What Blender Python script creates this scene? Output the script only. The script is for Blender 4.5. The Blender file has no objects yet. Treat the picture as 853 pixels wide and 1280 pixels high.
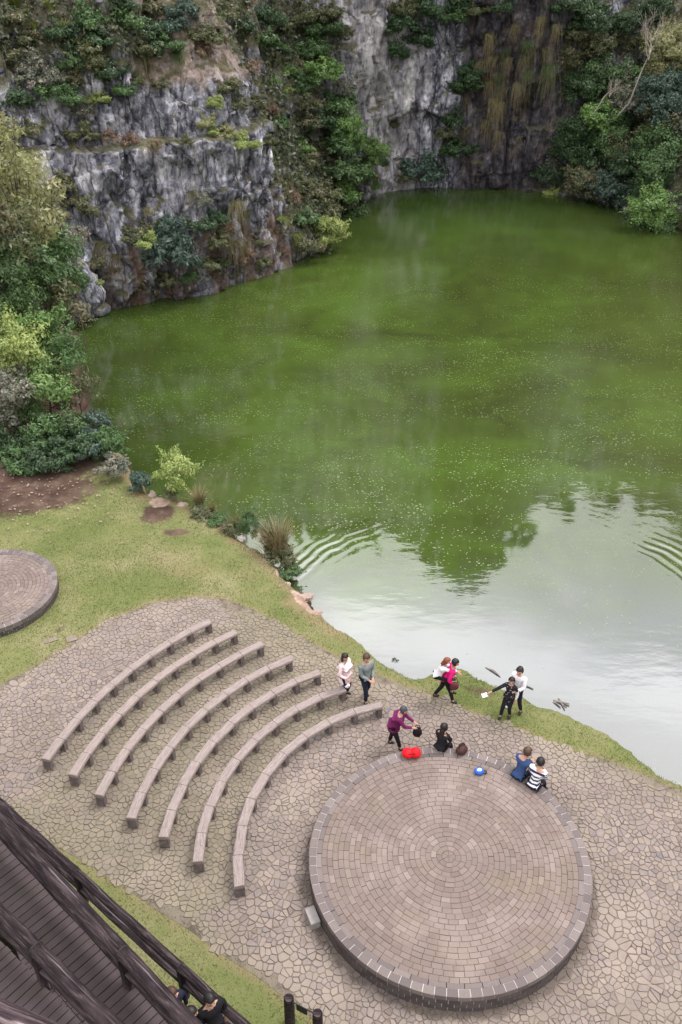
import bpy, bmesh, math, random
import numpy as np
from mathutils import Vector, Matrix, Quaternion
from mathutils.bvhtree import BVHTree

random.seed(7)
rng = np.random.default_rng(7)
scene = bpy.context.scene
C = scene.collection
R = math.radians

# ------------------------------------------------------------------ camera
H, PITCH, FOC = 18.7, R(33.69), 1100.0
cp, sp = math.cos(PITCH), math.sin(PITCH)
cam_d = bpy.data.cameras.new("camera")
cam_d.sensor_fit = 'VERTICAL'; cam_d.sensor_height = 36.0
cam_d.lens = 36.0 * FOC / 1280.0
cam_d.clip_end = 3000
cam = bpy.data.objects.new("camera", cam_d)
cam.location = (0, 0, H); cam.rotation_euler = (math.pi/2 - PITCH, 0, 0)
C.objects.link(cam); scene.camera = cam

def ray(px, py):
    u, v = px-426.5, 640-py
    return Vector((u, FOC*cp+v*sp, -FOC*sp+v*cp))/FOC
def at(px, py, z=0.0):
    d = ray(px, py); t = (z-H)/d.z
    return Vector((d.x*t, d.y*t, z))
def at_y(px, py, y):
    d = ray(px, py); t = y/d.y
    return Vector((d.x*t, y, H+d.z*t))

# ------------------------------------------------------------------ helpers
def sstep(a, b, x):
    t = np.clip((x-a)/(b-a), 0, 1); return t*t*(3-2*t)
def hsh(ix, iy, iz, seed=0):
    n = (ix.astype(np.int64)*374761393 + iy.astype(np.int64)*668265263 + iz.astype(np.int64)*2147483647*3 + seed*1274126177) & 0xffffffff
    n = ((n ^ (n >> 13))*1274126177) & 0xffffffff
    n = ((n ^ (n >> 16))*2246822519) & 0xffffffff
    n = n ^ (n >> 15)
    return (n & 0xffffff)/float(0x1000000)
def vnoise(x, y, z=None, seed=0):
    x = np.asarray(x, float); y = np.asarray(y, float)
    z = np.zeros_like(x) if z is None else np.asarray(z, float)
    xi, yi, zi = np.floor(x), np.floor(y), np.floor(z)
    fx, fy, fz = x-xi, y-yi, z-zi
    fx, fy, fz = [f*f*(3-2*f) for f in (fx, fy, fz)]
    out = 0
    for a in (0, 1):
        for b in (0, 1):
            for c in (0, 1):
                w = (fx if a else 1-fx)*(fy if b else 1-fy)*(fz if c else 1-fz)
                out = out + w*hsh(xi+a, yi+b, zi+c, seed)
    return out*2-1
def fbm(x, y, z=None, oct=4, seed=0):
    a, s, out = 1.0, 1.0, 0
    for o in range(oct):
        out = out + a*vnoise(x*s, y*s, None if z is None else z*s, seed+o*17); a *= .5; s *= 2.03
    return out
def cells(x, y, seed=0):
    """2D Worley: per point the nearest cell's three random numbers and the offset from its centre"""
    xi, yi = np.floor(x), np.floor(y)
    best = np.full(x.shape, 1e9); res = [np.zeros(x.shape) for _ in range(5)]
    for a in (-1, 0, 1):
        for b in (-1, 0, 1):
            cx, cy = xi+a, yi+b; zz = np.zeros_like(cx)
            px = cx+hsh(cx, cy, zz, seed); py = cy+hsh(cx, cy, zz, seed+1)
            d = (px-x)**2+(py-y)**2; m = d < best
            best = np.where(m, d, best)
            for k, val in enumerate((hsh(cx, cy, zz, seed+2), hsh(cx, cy, zz, seed+3), hsh(cx, cy, zz, seed+4), x-px, y-py)):
                res[k] = np.where(m, val, res[k])
    return res

def link(o, parent=None):
    C.objects.link(o)
    if parent is not None: o.parent = parent
    return o
def tag(o, label=None, cat=None, group=None, kind=None):
    if label: o['label'] = label
    if cat: o['category'] = cat
    if group: o['group'] = group
    if kind: o['kind'] = kind
    return o
def empty(name, loc=(0, 0, 0), rz=0.0):
    o = bpy.data.objects.new(name, None); o.location = loc; o.rotation_euler = (0, 0, rz)
    o.empty_display_size = .2
    return link(o)
def mesh_np(name, verts, faces, smooth=False, loops=None):
    """faces: (n,k) array or list"""
    me = bpy.data.meshes.new(name)
    if isinstance(faces, np.ndarray):
        n, k = faces.shape
        me.vertices.add(len(verts)); me.vertices.foreach_set('co', np.asarray(verts, np.float32).ravel())
        me.loops.add(n*k); me.loops.foreach_set('vertex_index', faces.astype(np.int32).ravel())
        me.polygons.add(n); me.polygons.foreach_set('loop_start', np.arange(n, dtype=np.int32)*k)
        me.update(calc_edges=True)
    else:
        me.from_pydata([tuple(v) for v in verts], [], faces)
    if smooth:
        me.polygons.foreach_set('use_smooth', np.ones(len(me.polygons), bool))
    me.update()
    return me
def attr(me, name, vals):
    a = me.attributes.new(name, 'FLOAT', 'POINT'); a.data.foreach_set('value', np.asarray(vals, np.float32))
def obj(name, data, m=None, parent=None):
    if isinstance(data, bmesh.types.BMesh):
        me = bpy.data.meshes.new(name); data.to_mesh(me); data.free(); data = me
    o = bpy.data.objects.new(name, data)
    if m is not None:
        if len(data.materials) == 0: data.materials.append(m)
    return link(o, parent)
def smooth(o, angle=None):
    for p in o.data.polygons: p.use_smooth = True
    return o
def box(bm, c, s, rot=None, bev=0.0, seg=1):
    M = Matrix.Translation(c) @ (rot.to_4x4() if rot is not None else Matrix()) @ Matrix.Diagonal((s[0], s[1], s[2], 1))
    g = bmesh.ops.create_cube(bm, size=1.0, matrix=M)
    if bev:
        es = list({e for v in g['verts'] for e in v.link_edges})
        bmesh.ops.bevel(bm, geom=es, offset=bev, segments=seg, affect='EDGES', profile=.6)
def tube(bm, pts, rad, n=8, wob=0.0, cap=True):
    pts = [Vector(p) for p in pts]; rings = []
    if not hasattr(rad, '__len__'): rad = [rad]*len(pts)
    up = Vector((0.31, .17, .93))
    for i, p in enumerate(pts):
        t = (pts[min(i+1, len(pts)-1)]-pts[max(i-1, 0)]).normalized()
        a = t.cross(up)
        if a.length < .1: a = t.cross(Vector((1, 0, 0)))
        a.normalize(); b = t.cross(a)
        rr = []
        for k in range(n):
            q = 2*math.pi*k/n; r_ = rad[i]*(1+wob*random.uniform(-1, 1))
            rr.append(bm.verts.new(p+(a*math.cos(q)+b*math.sin(q))*r_))
        rings.append(rr)
    for i in range(len(rings)-1):
        for k in range(n):
            f = bm.faces.new((rings[i][k], rings[i][(k+1) % n], rings[i+1][(k+1) % n], rings[i+1][k])); f.smooth = True
    if cap:
        bm.faces.new(rings[0]); bm.faces.new(list(reversed(rings[-1])))
def blob(bm, c, r, sub=3, noise=0.0, fr=2.0, rot=None):
    g = bmesh.ops.create_icosphere(bm, subdivisions=sub, radius=1.0)
    off = random.uniform(0, 99)
    vs = g['verts']
    co = np.array([v.co[:] for v in vs])
    n = fbm(co[:, 0]*fr+off, co[:, 1]*fr, co[:, 2]*fr, 3) if noise else np.zeros(len(vs))
    for v, k in zip(vs, n):
        p = Vector((v.co.x*r[0], v.co.y*r[1], v.co.z*r[2]))*(1+noise*k)
        if rot is not None: p = rot @ p
        v.co = p+Vector(c)
        for f in v.link_faces: f.smooth = True

# ------------------------------------------------------------------ materials
class G:
    def __init__(s, name):
        s.m = bpy.data.materials.new(name); s.m.use_nodes = True; s.nt = s.m.node_tree
        s.b = s.nt.nodes['Principled BSDF']; s.out = s.nt.nodes['Material Output']
    def n(s, t, **k):
        nd = s.nt.nodes.new('ShaderNode'+t)
        for a, v in k.items():
            a2 = a.replace('_', ' ')
            if a2 in nd.inputs: s.set(nd.inputs[a2], v)
            else: setattr(nd, a, v)
        return nd
    def set(s, i, v):
        if isinstance(v, bpy.types.NodeSocket): s.nt.links.new(v, i)
        elif isinstance(v, bpy.types.Node): s.nt.links.new(v.outputs[0], i)
        else:
            if hasattr(i.default_value, '__len__') and not hasattr(v, '__len__'): v = [v]*len(i.default_value)
            if hasattr(i.default_value, '__len__') and len(i.default_value) == 4 and len(v) == 3: v = (*v, 1)
            i.default_value = v
    def mix(s, f, a, b, mode='MIX'):
        nd = s.nt.nodes.new('ShaderNodeMix'); nd.data_type = 'RGBA'; nd.blend_type = mode
        s.set(nd.inputs[0], f); s.set(nd.inputs[6], a); s.set(nd.inputs[7], b); return nd.outputs[2]
    def math(s, op, a, b=0.0, c=None, clamp=False):
        nd = s.nt.nodes.new('ShaderNodeMath'); nd.operation = op; nd.use_clamp = clamp
        s.set(nd.inputs[0], a); s.set(nd.inputs[1], b)
        if c is not None: s.set(nd.inputs[2], c)
        return nd.outputs[0]
    def ss(s, x, a, b):
        nd = s.nt.nodes.new('ShaderNodeMapRange'); nd.interpolation_type = 'SMOOTHSTEP'
        s.set(nd.inputs[0], x); nd.inputs[1].default_value = a; nd.inputs[2].default_value = b
        return nd.outputs[0]
    def noise(s, sc, vec=None, det=4, rough=.55, dist=0.0):
        nd = s.n('TexNoise', Scale=sc, Detail=det, Roughness=rough, Distortion=dist)
        if vec is not None: s.set(nd.inputs['Vector'], vec)
        return nd.outputs[0]
    def scaled(s, vec, sc, loc=(0, 0, 0)):
        nd = s.n('Mapping'); s.set(nd.inputs[0], vec); nd.inputs['Scale'].default_value = sc; nd.inputs['Location'].default_value = loc
        return nd.outputs[0]
    def obj(s): return s.n('TexCoord').outputs['Object']
    def pos(s): return s.n('NewGeometry').outputs['Position']
    def island(s): return s.n('NewGeometry').outputs['Random Per Island']
    def orand(s): return s.n('ObjectInfo').outputs['Random']
    def at(s, name):
        return s.n('Attribute', attribute_name=name).outputs['Fac']
    def ramp(s, f, stops):
        nd = s.n('ValToRGB'); e = nd.color_ramp.elements
        while len(e) < len(stops): e.new(.5)
        for k, (p, c) in zip(e, stops):
            k.position = p; k.color = (*c, 1) if len(c) == 3 else c
        s.set(nd.inputs[0], f); return nd.outputs[0]
    def bump(s, h, strength=.5, dist=.02):
        nd = s.n('Bump', Strength=strength, Distance=dist); s.set(nd.inputs['Height'], h)
        s.set(s.b.inputs['Normal'], nd.outputs[0]); return nd
    def done(s, col=None, rough=.8, spec=.3):
        if col is not None: s.set(s.b.inputs['Base Color'], col)
        s.set(s.b.inputs['Roughness'], rough); s.set(s.b.inputs['Specular IOR Level'], spec)
        return s.m

def simple(name, col, rough=.8, var=.15, sc=12, spec=.25, bump=.0):
    g = G(name); v = g.obj()
    n = g.noise(sc, v)
    a = tuple(c*(1-var) for c in col); b = tuple(min(1, c*(1+var)) for c in col)
    if bump: g.bump(n, bump, .02)
    return g.done(g.mix(n, a, b), rough, spec)

def mat_stone():
    g = G('paving stone'); p = g.pos(); r = g.island()
    base = g.ramp(r, [(0, (0.156, 0.123, 0.112)), (.25, (0.241, 0.193, 0.167)), (.5, (0.198, 0.166, 0.162)), (.75, (0.273, 0.218, 0.185)), (1, (0.156, 0.134, 0.138))])
    n = g.noise(9, p, 6, .65); n2 = g.noise(.5, p, 3)
    c = g.mix(g.math('MULTIPLY', g.ss(n, .35, .7), .45), base, (0.301, 0.243, 0.206))
    c = g.mix(g.math('MULTIPLY', g.ss(g.noise(30, p, 3), .55, .75), .5), c, (0.149, 0.128, 0.103))
    # mossy areas between the benches
    moss = g.math('MULTIPLY', g.ss(g.math('ADD', g.at('moss'), g.math('MULTIPLY', g.math('SUBTRACT', n, .5), .9)), .3, .9), .5)
    c = g.mix(moss, c, (0.185, 0.170, 0.089))
    c = g.mix(g.math('MULTIPLY', g.ss(n2, .46, .62), .45), c, (0.187, 0.152, 0.128))
    c = g.mix(g.math('MULTIPLY', g.ss(g.noise(.33, g.scaled(p, (1, 1, 1), (11, 4, 0)), 4, .6), .5, .64), .4), c, (0.329, 0.271, 0.228))
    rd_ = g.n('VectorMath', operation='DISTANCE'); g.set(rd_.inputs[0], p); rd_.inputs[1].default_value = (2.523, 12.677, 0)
    foot_ring = g.math('ADD', g.ss(rd_.outputs['Value'], 3.75, 3.3), g.math('MULTIPLY', g.math('SUBTRACT', g.noise(2.5, p, 4), .5), 1.6))
    c = g.mix(g.math('MULTIPLY', g.ss(foot_ring, .55, .9), .6), c, (0.071, 0.056, 0.047))  # patchy darker ring on the paving around the large stage
    g.bump(n, .5, .02)
    return g.done(c, .85, .25)
def mat_bed():
    g = G('mossy joint soil'); p = g.pos()
    n = g.noise(2.2, p, 6, .75); n2 = g.noise(40, p, 3)
    c = g.ramp(n, [(.36, (.07, .055, .05)), (.46, (.15, .122, .10)), (.56, (.21, .178, .14)), (.66, (.16, .15, .08))])
    c = g.mix(g.math('MULTIPLY', n2, .5), c, (.19, .16, .12))
    g.bump(n2, .6, .02)
    return g.done(c, .95, .1)
def mat_brick():
    g = G('stage brick'); p = g.pos(); r = g.island()
    c = g.ramp(r, [(0, (0.164, 0.124, 0.110)), (.3, (0.195, 0.149, 0.133)), (.6, (0.183, 0.144, 0.131)), (.92, (0.213, 0.166, 0.149)), (1, (0.247, 0.201, 0.179))])
    n = g.noise(1.3, p, 5, .65); n2 = g.noise(22, p, 4, .6)
    c = g.mix(g.math('MULTIPLY', g.ss(n, .48, .72), .4), c, (0.195, 0.162, 0.102))
    c = g.mix(g.math('MULTIPLY', g.ss(g.noise(.7, g.scaled(p, (1, 1, 1), (7, 3, 0)), 3), .5, .68), .45), c, (0.300, 0.241, 0.217))
    c = g.mix(g.math('MULTIPLY', g.ss(n2, .5, .8), .4), c, (0.137, 0.109, 0.093))
    g.bump(n2, .5, .012)
    return g.done(c, .88, .25)
def mat_mortar():
    g = G('pale mortar'); n = g.noise(20, g.pos())
    return g.done(g.mix(n, (.42, .39, .37), (.62, .59, .57)), .9, .2)
def mat_joint():
    g = G('dark brick joint'); n = g.noise(2, g.pos(), 4)
    return g.done(g.ramp(n, [(.38, (.05, .04, .036)), (.5, (.11, .09, .08)), (.62, (.13, .118, .07))]), .95, .1)
def mat_coping(name='coping stone', k=1.0):
    g = G(name); p = g.pos(); r = g.island(); n = g.noise(14, p, 5, .65)
    c = g.ramp(r, [(0, (.13*k, .106*k, .104*k)), (.5, (.17*k, .14*k, .134*k)), (1, (.21*k, .175*k, .165*k))])
    c = g.mix(g.math('MULTIPLY', g.ss(n, .45, .75), .5), c, (.13*k, .11*k, .105*k))
    g.bump(n, .5, .015); return g.done(c, .85, .25)
def mat_bench():
    g = G('weathered bench slab'); v = g.n('UVMap').outputs[0]; p = g.pos()
    v2 = g.scaled(v, (2.2, 26, 1)); n = g.noise(1.6, v2, 6, .7, 1.2)
    n2 = g.noise(9, p, 5, .7)
    c = g.ramp(n, [(.3, (0.133, 0.102, 0.096)), (.46, (0.258, 0.208, 0.197)), (.6, (0.336, 0.279, 0.264)), (.8, (0.429, 0.373, 0.354))])
    c = g.mix(g.math('MULTIPLY', g.ss(n2, .5, .75), .45), c, (0.234, 0.205, 0.164))
    c = g.mix(g.math('MULTIPLY', g.ss(g.noise(2.5, p, 4), .58, .75), .3), c, (0.195, 0.197, 0.112))
    c = g.mix(g.math('MULTIPLY', g.math('SUBTRACT', g.orand(), .2), .3), c, (0.328, 0.259, 0.224))
    h = g.math('ADD', n, g.math('MULTIPLY', n2, .5))
    g.bump(h, .7, .02); return g.done(c, .85, .25)
def mat_leg():
    g = G('bench leg stone'); p = g.pos(); n = g.noise(9, p, 5, .65)
    c = g.ramp(n, [(.3, (.10, .08, .078)), (.7, (.22, .18, .17))]); g.bump(n, .5, .02); return g.done(c, .9, .2)
def mat_ground():
    g = G('lawn and earth'); p = g.pos()
    n1 = g.noise(.35, p, 4, .6); n2 = g.noise(2.2, p, 5, .65); n3 = g.noise(28, p, 4, .7)
    c = g.ramp(n1, [(.36, (0.130, 0.153, 0.051)), (.5, (0.186, 0.191, 0.079)), (.62, (0.251, 0.228, 0.121))])
    c = g.mix(g.math('MULTIPLY', g.ss(n2, .4, .72), .6), c, (0.140, 0.172, 0.056))
    c = g.mix(g.math('MULTIPLY', g.ss(n3, .45, .75), .45), c, (0.098, 0.112, 0.042))
    dry = g.ss(g.math('ADD', g.at('dry'), g.math('MULTIPLY', g.math('SUBTRACT', n2, .5), .8)), .35, .8)
    c = g.mix(g.math('MULTIPLY', dry, .75), c, (0.251, 0.186, 0.112))
    soilc = g.ramp(g.noise(1.1, p, 5, .7), [(.35, (0.056, 0.033, 0.026)), (.52, (0.093, 0.060, 0.047)), (.68, (0.177, 0.121, 0.093))])
    soilc = g.mix(g.math('MULTIPLY', g.ss(n3, .55, .75), .5), soilc, (0.149, 0.112, 0.084))
    soil = g.ss(g.math('ADD', g.at('soil'), g.math('MULTIPLY', g.math('SUBTRACT', n2, .5), 1.5)), .35, .75)
    c = g.mix(soil, c, soilc)
    rk = g.ss(g.math('ADD', g.at('clay'), g.math('MULTIPLY', g.math('SUBTRACT', n2, .5), .8)), .4, .6)
    c = g.mix(rk, c, g.ramp(n2, [(.35, (0.279, 0.177, 0.135)), (.65, (0.484, 0.372, 0.307))]))
    z = g.n('SeparateXYZ', Vector=p).outputs[2]
    c = g.mix(g.ss(z, -.12, -.45), c, (0.056, 0.047, 0.028))
    g.bump(g.math('ADD', n3, n2), .6, .05)
    return g.done(c, .95, .1)
def mat_cliff():
    g = G('quarry rock'); p = g.pos()
    st = g.scaled(p, (1, 1, .26))            # vertical streaks
    n1 = g.noise(.9, p, 6, .65); ns = g.noise(1.5, st, 6, .68, .4); nf = g.noise(4.0, p, 6, .75)
    vo = g.n('TexVoronoi', feature='DISTANCE_TO_EDGE', Scale=.75, Vector=g.mix(.25, st, g.n('TexNoise', Scale=1.2, Vector=p).outputs[1], 'ADD')).outputs[0]
    c = g.ramp(ns, [(.36, (.055, .057, .075)), (.45, (.195, .20, .24)), (.53, (.355, .36, .40)), (.64, (.64, .635, .65))])
    c = g.mix(g.math('MULTIPLY', g.ss(nf, .5, .64), .6), c, (.42, .375, .38))
    c = g.mix(g.math('MULTIPLY', g.ss(nf, .48, .36), .75), c, (.06, .06, .08))
    wv = g.mix(.3, g.scaled(p, (1, 1, .55)), g.n('TexNoise', Scale=.9, Detail=4, Vector=p).outputs[1], 'ADD')
    for sc_, k_ in ((.85, .5), (2.3, .45), (5.5, .35)):
        vc = g.n('TexVoronoi', Scale=sc_, Vector=wv); rv = g.n('SeparateColor', Color=vc.outputs['Color']).outputs[0]
        c = g.mix(k_, c, g.mix(1.0, c, g.ramp(rv, [(0, (.25, .25, .28)), (.45, (.85, .85, .88)), (.8, (1.35, 1.33, 1.35)), (1, (2.0, 1.95, 1.95))]), 'MULTIPLY'))
    # crack lines
    c = g.mix(g.math('MULTIPLY', g.ss(vo, .05, .0), .8), c, (.02, .02, .025))
    pale = g.ss(g.math('ADD', g.at('pale'), g.math('MULTIPLY', g.math('SUBTRACT', ns, .5), 1.4)), .35, .95)
    c = g.mix(g.math('MULTIPLY', pale, .75), c, g.ramp(ns, [(.3, (.14, .13, .15)), (.5, (.42, .39, .40)), (.65, (.66, .62, .61))]))
    pink = g.ss(g.math('ADD', g.at('pink'), g.math('MULTIPLY', g.math('SUBTRACT', n1, .5), 1.3)), .4, .9)
    c = g.mix(g.math('MULTIPLY', pink, .8), c, g.ramp(nf, [(.3, (.16, .105, .09)), (.5, (.38, .29, .24)), (.7, (.52, .43, .38))]))
    dark = g.ss(g.math('ADD', g.at('dark'), g.math('MULTIPLY', g.math('SUBTRACT', ns, .5), 1.3)), .35, .8)
    c = g.mix(g.math('MULTIPLY', dark, .85), c, g.ramp(ns, [(.38, (.008, .006, .009)), (.52, (.032, .023, .025)), (.66, (.10, .072, .064))]))
    rust = g.ss(g.math('ADD', g.at('rust'), g.math('MULTIPLY', g.math('SUBTRACT', g.noise(.9, g.scaled(p, (1, 1, .2), (3, 9, 0)), 4, .6), .5), 1.8)), .5, .95)
    c = g.mix(g.math('MULTIPLY', rust, .8), c, g.ramp(nf, [(.3, (.055, .03, .02)), (.55, (.15, .08, .045)), (.75, (.24, .15, .085))]))
    # lichen, moss and dry grass on the flatter faces and ledges
    nz = g.n('SeparateXYZ', Vector=g.n('NewGeometry').outputs['Normal']).outputs[2]
    ms = g.ss(g.math('ADD', g.math('ADD', nz, g.math('MULTIPLY', g.at('moss'), .6)), g.math('MULTIPLY', g.math('SUBTRACT', n1, .5), 1.0)), .5, .85)
    c = g.mix(g.math('MULTIPLY', ms, .85), c, g.ramp(g.noise(3, p, 5, .7), [(.3, (.035, .04, .015)), (.5, (.09, .09, .032)), (.7, (.20, .15, .085))]))
    h = g.math('ADD', g.math('ADD', nf, g.math('MULTIPLY', ns, 1.2)), g.math('MULTIPLY', g.ss(vo, 0, .12), .6))
    g.bump(h, .8, .22)
    return g.done(c, .85, .25)
def mat_leaf(name, a, b, dead=None, trans=.33, rough=.55):
    g = G(name); r = g.island(); o = g.orand(); cl = g.at('clump')
    f = g.math('ADD', g.math('MULTIPLY', r, .45), g.math('MULTIPLY', cl, .55))
    c = g.mix(f, a, b)
    c = g.mix(g.math('MULTIPLY', g.math('SUBTRACT', o, .3), .45), c, (a[0]*1.2+.02, a[1]*.9+.012, a[2]+.012))
    if dead:
        c = g.mix(g.ss(g.math('ADD', g.math('MULTIPLY', cl, .6), g.math('MULTIPLY', r, .4)), .68, .8), c, dead)
    g.done(c, .42, .5)
    t = g.n('BsdfTranslucent'); g.set(t.inputs[0], c)
    mx = g.n('MixShader'); mx.inputs[0].default_value = trans
    g.nt.links.new(g.b.outputs[0], mx.inputs[1]); g.nt.links.new(t.outputs[0], mx.inputs[2])
    g.nt.links.new(mx.outputs[0], g.out.inputs[0])
    return g.m
def mat_tuft(name, root, tip, mid=.5):
    g = G(name); r = g.island(); t = g.at('along')
    f = g.ss(g.math('ADD', t, g.math('MULTIPLY', g.math('SUBTRACT', r, .5), .8)), mid-.3, mid+.3)
    c = g.mix(f, root, tip)
    c = g.mix(g.math('MULTIPLY', g.island(), .35), c, tuple(x*.45 for x in root))
    return g.done(c, .7, .2)
def mat_log(name='dark round log', k=1.0, purple=(.020, .013, .016), hi=(.085, .062, .066)):
    g = G(name); v = g.obj()
    v2 = g.scaled(v, (1.3, 14, 14)); n = g.noise(1.3, v2, 6, .7, .6); nb = g.noise(1.1, v, 4)
    c = g.ramp(n, [(.36, tuple(x*k*.5 for x in purple)), (.47, tuple(x*k for x in purple)), (.58, tuple(x*k*.7 for x in hi)), (.72, tuple(x*k*1.7 for x in hi))])
    c = g.mix(g.math('MULTIPLY', g.ss(nb, .5, .75), .5), c, tuple(x*k for x in hi))
    cr = g.ss(g.noise(1.0, g.scaled(v, (.6, 20, 20), (5, 2, 1)), 3, .5), .66, .70)
    c = g.mix(g.math('MULTIPLY', cr, .55), c, (.25*k, .21*k, .215*k))
    g.bump(g.math('ADD', n, g.math('MULTIPLY', g.noise(1.0, g.scaled(v, (3, 50, 50)), 4, .7), .6)), 1.0, .03); return g.done(c, .78, .2)
def mat_plank():
    g = G('dark walkway plank'); p = g.obj(); r = g.island()
    n = g.noise(2.0, g.scaled(p, (9, 1.2, 3)), 5, .65); n2 = g.noise(1.6, p, 4, .6)
    c = g.mix(n, (0.029, 0.019, 0.021), (0.079, 0.058, 0.062))
    c = g.mix(g.math('MULTIPLY', r, .5), c, (0.094, 0.072, 0.074))
    c = g.mix(g.math('MULTIPLY', g.ss(n2, .5, .7), .45), c, (0.047, 0.037, 0.029))
    g.bump(n, .5, .01); return g.done(c, .7, .3)
def mat_bark():
    g = G('bark'); v = g.scaled(g.obj(), (6, 6, 1.5)); n = g.noise(1.5, v, 5, .7)
    return g.done(g.mix(n, (.045, .035, .028), (.19, .16, .13)), .9, .15)
def mat_water():
    g = G('algae water'); p = g.pos()
    sx = g.n('SeparateXYZ', Vector=p); X, Y = sx.outputs[0], sx.outputs[1]
    n1 = g.noise(.055, g.scaled(p, (1, 1.5, 1), (3.1, 1.7, 0)), 4, .55, .8); n2 = g.noise(.35, p, 5, .65, 1.0); n3 = g.noise(2.4, p, 4, .7)
    # floating algae: greener where the film is thick, thinner by the near bank, where sky reflection is painted in
    film = g.math('ADD', n1, g.math('MULTIPLY', g.math('SUBTRACT', n2, .5), .55))
    c = g.ramp(film, [(.30, (.036, .048, .011)), (.44, (.048, .071, .014)), (.55, (.058, .092, .016)), (.68, (.070, .120, .020))])
    c = g.mix(g.math('MULTIPLY', g.ss(g.math('ADD', X, g.math('MULTIPLY', Y, -.12)), 4, 16), .45), c, (.062, .074, .016))
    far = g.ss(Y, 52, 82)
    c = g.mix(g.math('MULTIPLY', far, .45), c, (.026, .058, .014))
    c = g.mix(g.math('MULTIPLY', g.ss(n3, .5, .8), .25), c, (.06, .092, .016))
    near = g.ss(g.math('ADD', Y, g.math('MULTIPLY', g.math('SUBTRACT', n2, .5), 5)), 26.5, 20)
    c = g.mix(g.math('MULTIPLY', near, .9), c, (.095, .102, .105))  # blue-grey of the reflected sky painted into the near water
    # duckweed specks
    vv = g.n('TexVoronoi', Scale=6.0, Vector=g.mix(.04, p, g.n('TexNoise', Scale=5, Vector=p).outputs[1], 'ADD'))
    dst = vv.outputs['Distance']; rv = g.n('SeparateColor', Color=vv.outputs['Color']).outputs[0]
    dens = g.math('MULTIPLY', g.ss(g.math('ADD', g.noise(.17, g.scaled(p, (.7, 1.5, 1)), 6, .7, 1.4), g.math('MULTIPLY', g.math('SUBTRACT', n3, .5), .25)), .40, .66),
                  g.math('MULTIPLY', g.ss(Y, 66, 44), g.math('ADD', .12, g.math('MULTIPLY', g.ss(Y, 21.5, 28), .88))))
    size = g.math('MULTIPLY', g.math('GREATER_THAN', g.math('MULTIPLY', dens, .62), rv), g.math('ADD', .17, g.math('MULTIPLY', rv, .28)))
    spk = g.math('GREATER_THAN', size, dst)
    v2 = g.n('TexVoronoi', Scale=10.0, Vector=p); r2 = g.n('SeparateColor', Color=v2.outputs['Color']).outputs[1]
    spk2 = g.math('GREATER_THAN', g.math('MULTIPLY', g.math('GREATER_THAN', g.math('MULTIPLY', dens, .45), r2), .30), v2.outputs['Distance'])
    sp_ = g.math('MAXIMUM', g.math('MULTIPLY', spk, .75), g.math('MULTIPLY', spk2, .6))
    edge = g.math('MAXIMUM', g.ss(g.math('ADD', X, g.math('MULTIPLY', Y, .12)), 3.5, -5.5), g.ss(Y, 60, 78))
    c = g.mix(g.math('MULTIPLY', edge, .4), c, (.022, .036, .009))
    c = g.mix(sp_, c, (.10, .155, .03))
    # ripples: a breeze, and one ring spreading where a bird dived
    dx = g.math('SUBTRACT', X, 5.5); dy = g.math('SUBTRACT', Y, 21.0)
    wob = g.math('MULTIPLY', g.math('SUBTRACT', g.noise(.5, p, 2), .5), .9)
    rr = g.math('ADD', g.math('SQRT', g.math('ADD', g.math('MULTIPLY', dx, dx), g.math('MULTIPLY', dy, dy))), wob)
    e = g.math('DIVIDE', g.math('SUBTRACT', rr, 8.5), .85)
    env = g.math('POWER', 2.718, g.math('MULTIPLY', g.math('MULTIPLY', e, e), -1.0))
    ring = g.math('MULTIPLY', env, g.math('SINE', g.math('MULTIPLY', rr, 15.0)))
    ring = g.math('MULTIPLY', ring, g.math('MULTIPLY', g.math('ADD', .15, g.ss(g.noise(.18, p, 2), .42, .58)), g.ss(g.math('ABSOLUTE', g.math('SUBTRACT', X, 5.0)), 2.4, 6.2)))
    calm = g.noise(.11, p, 3)
    w = g.math('MULTIPLY', g.noise(1.6, g.scaled(p, (.55, 1.3, 1)), 3, .5), g.math('MULTIPLY', g.ss(calm, .35, .7), .010))
    hgt = g.math('ADD', g.math('MULTIPLY', ring, .0055), w)
    bp = g.n('Bump', Strength=1.0, Distance=1.0); g.set(bp.inputs['Height'], hgt); g.set(g.b.inputs['Normal'], bp.outputs[0])
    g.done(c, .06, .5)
    g.set(g.b.inputs['IOR'], g.math('ADD', 1.75, g.math('MULTIPLY', g.ss(Y, 40, 29), .62)))
    g.set(g.b.inputs['Roughness'], g.math('ADD', g.math('ADD', .04, g.math('MULTIPLY', g.ss(Y, 30, 50), .08)), g.math('MULTIPLY', sp_, .5)))
    return g.m

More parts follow.
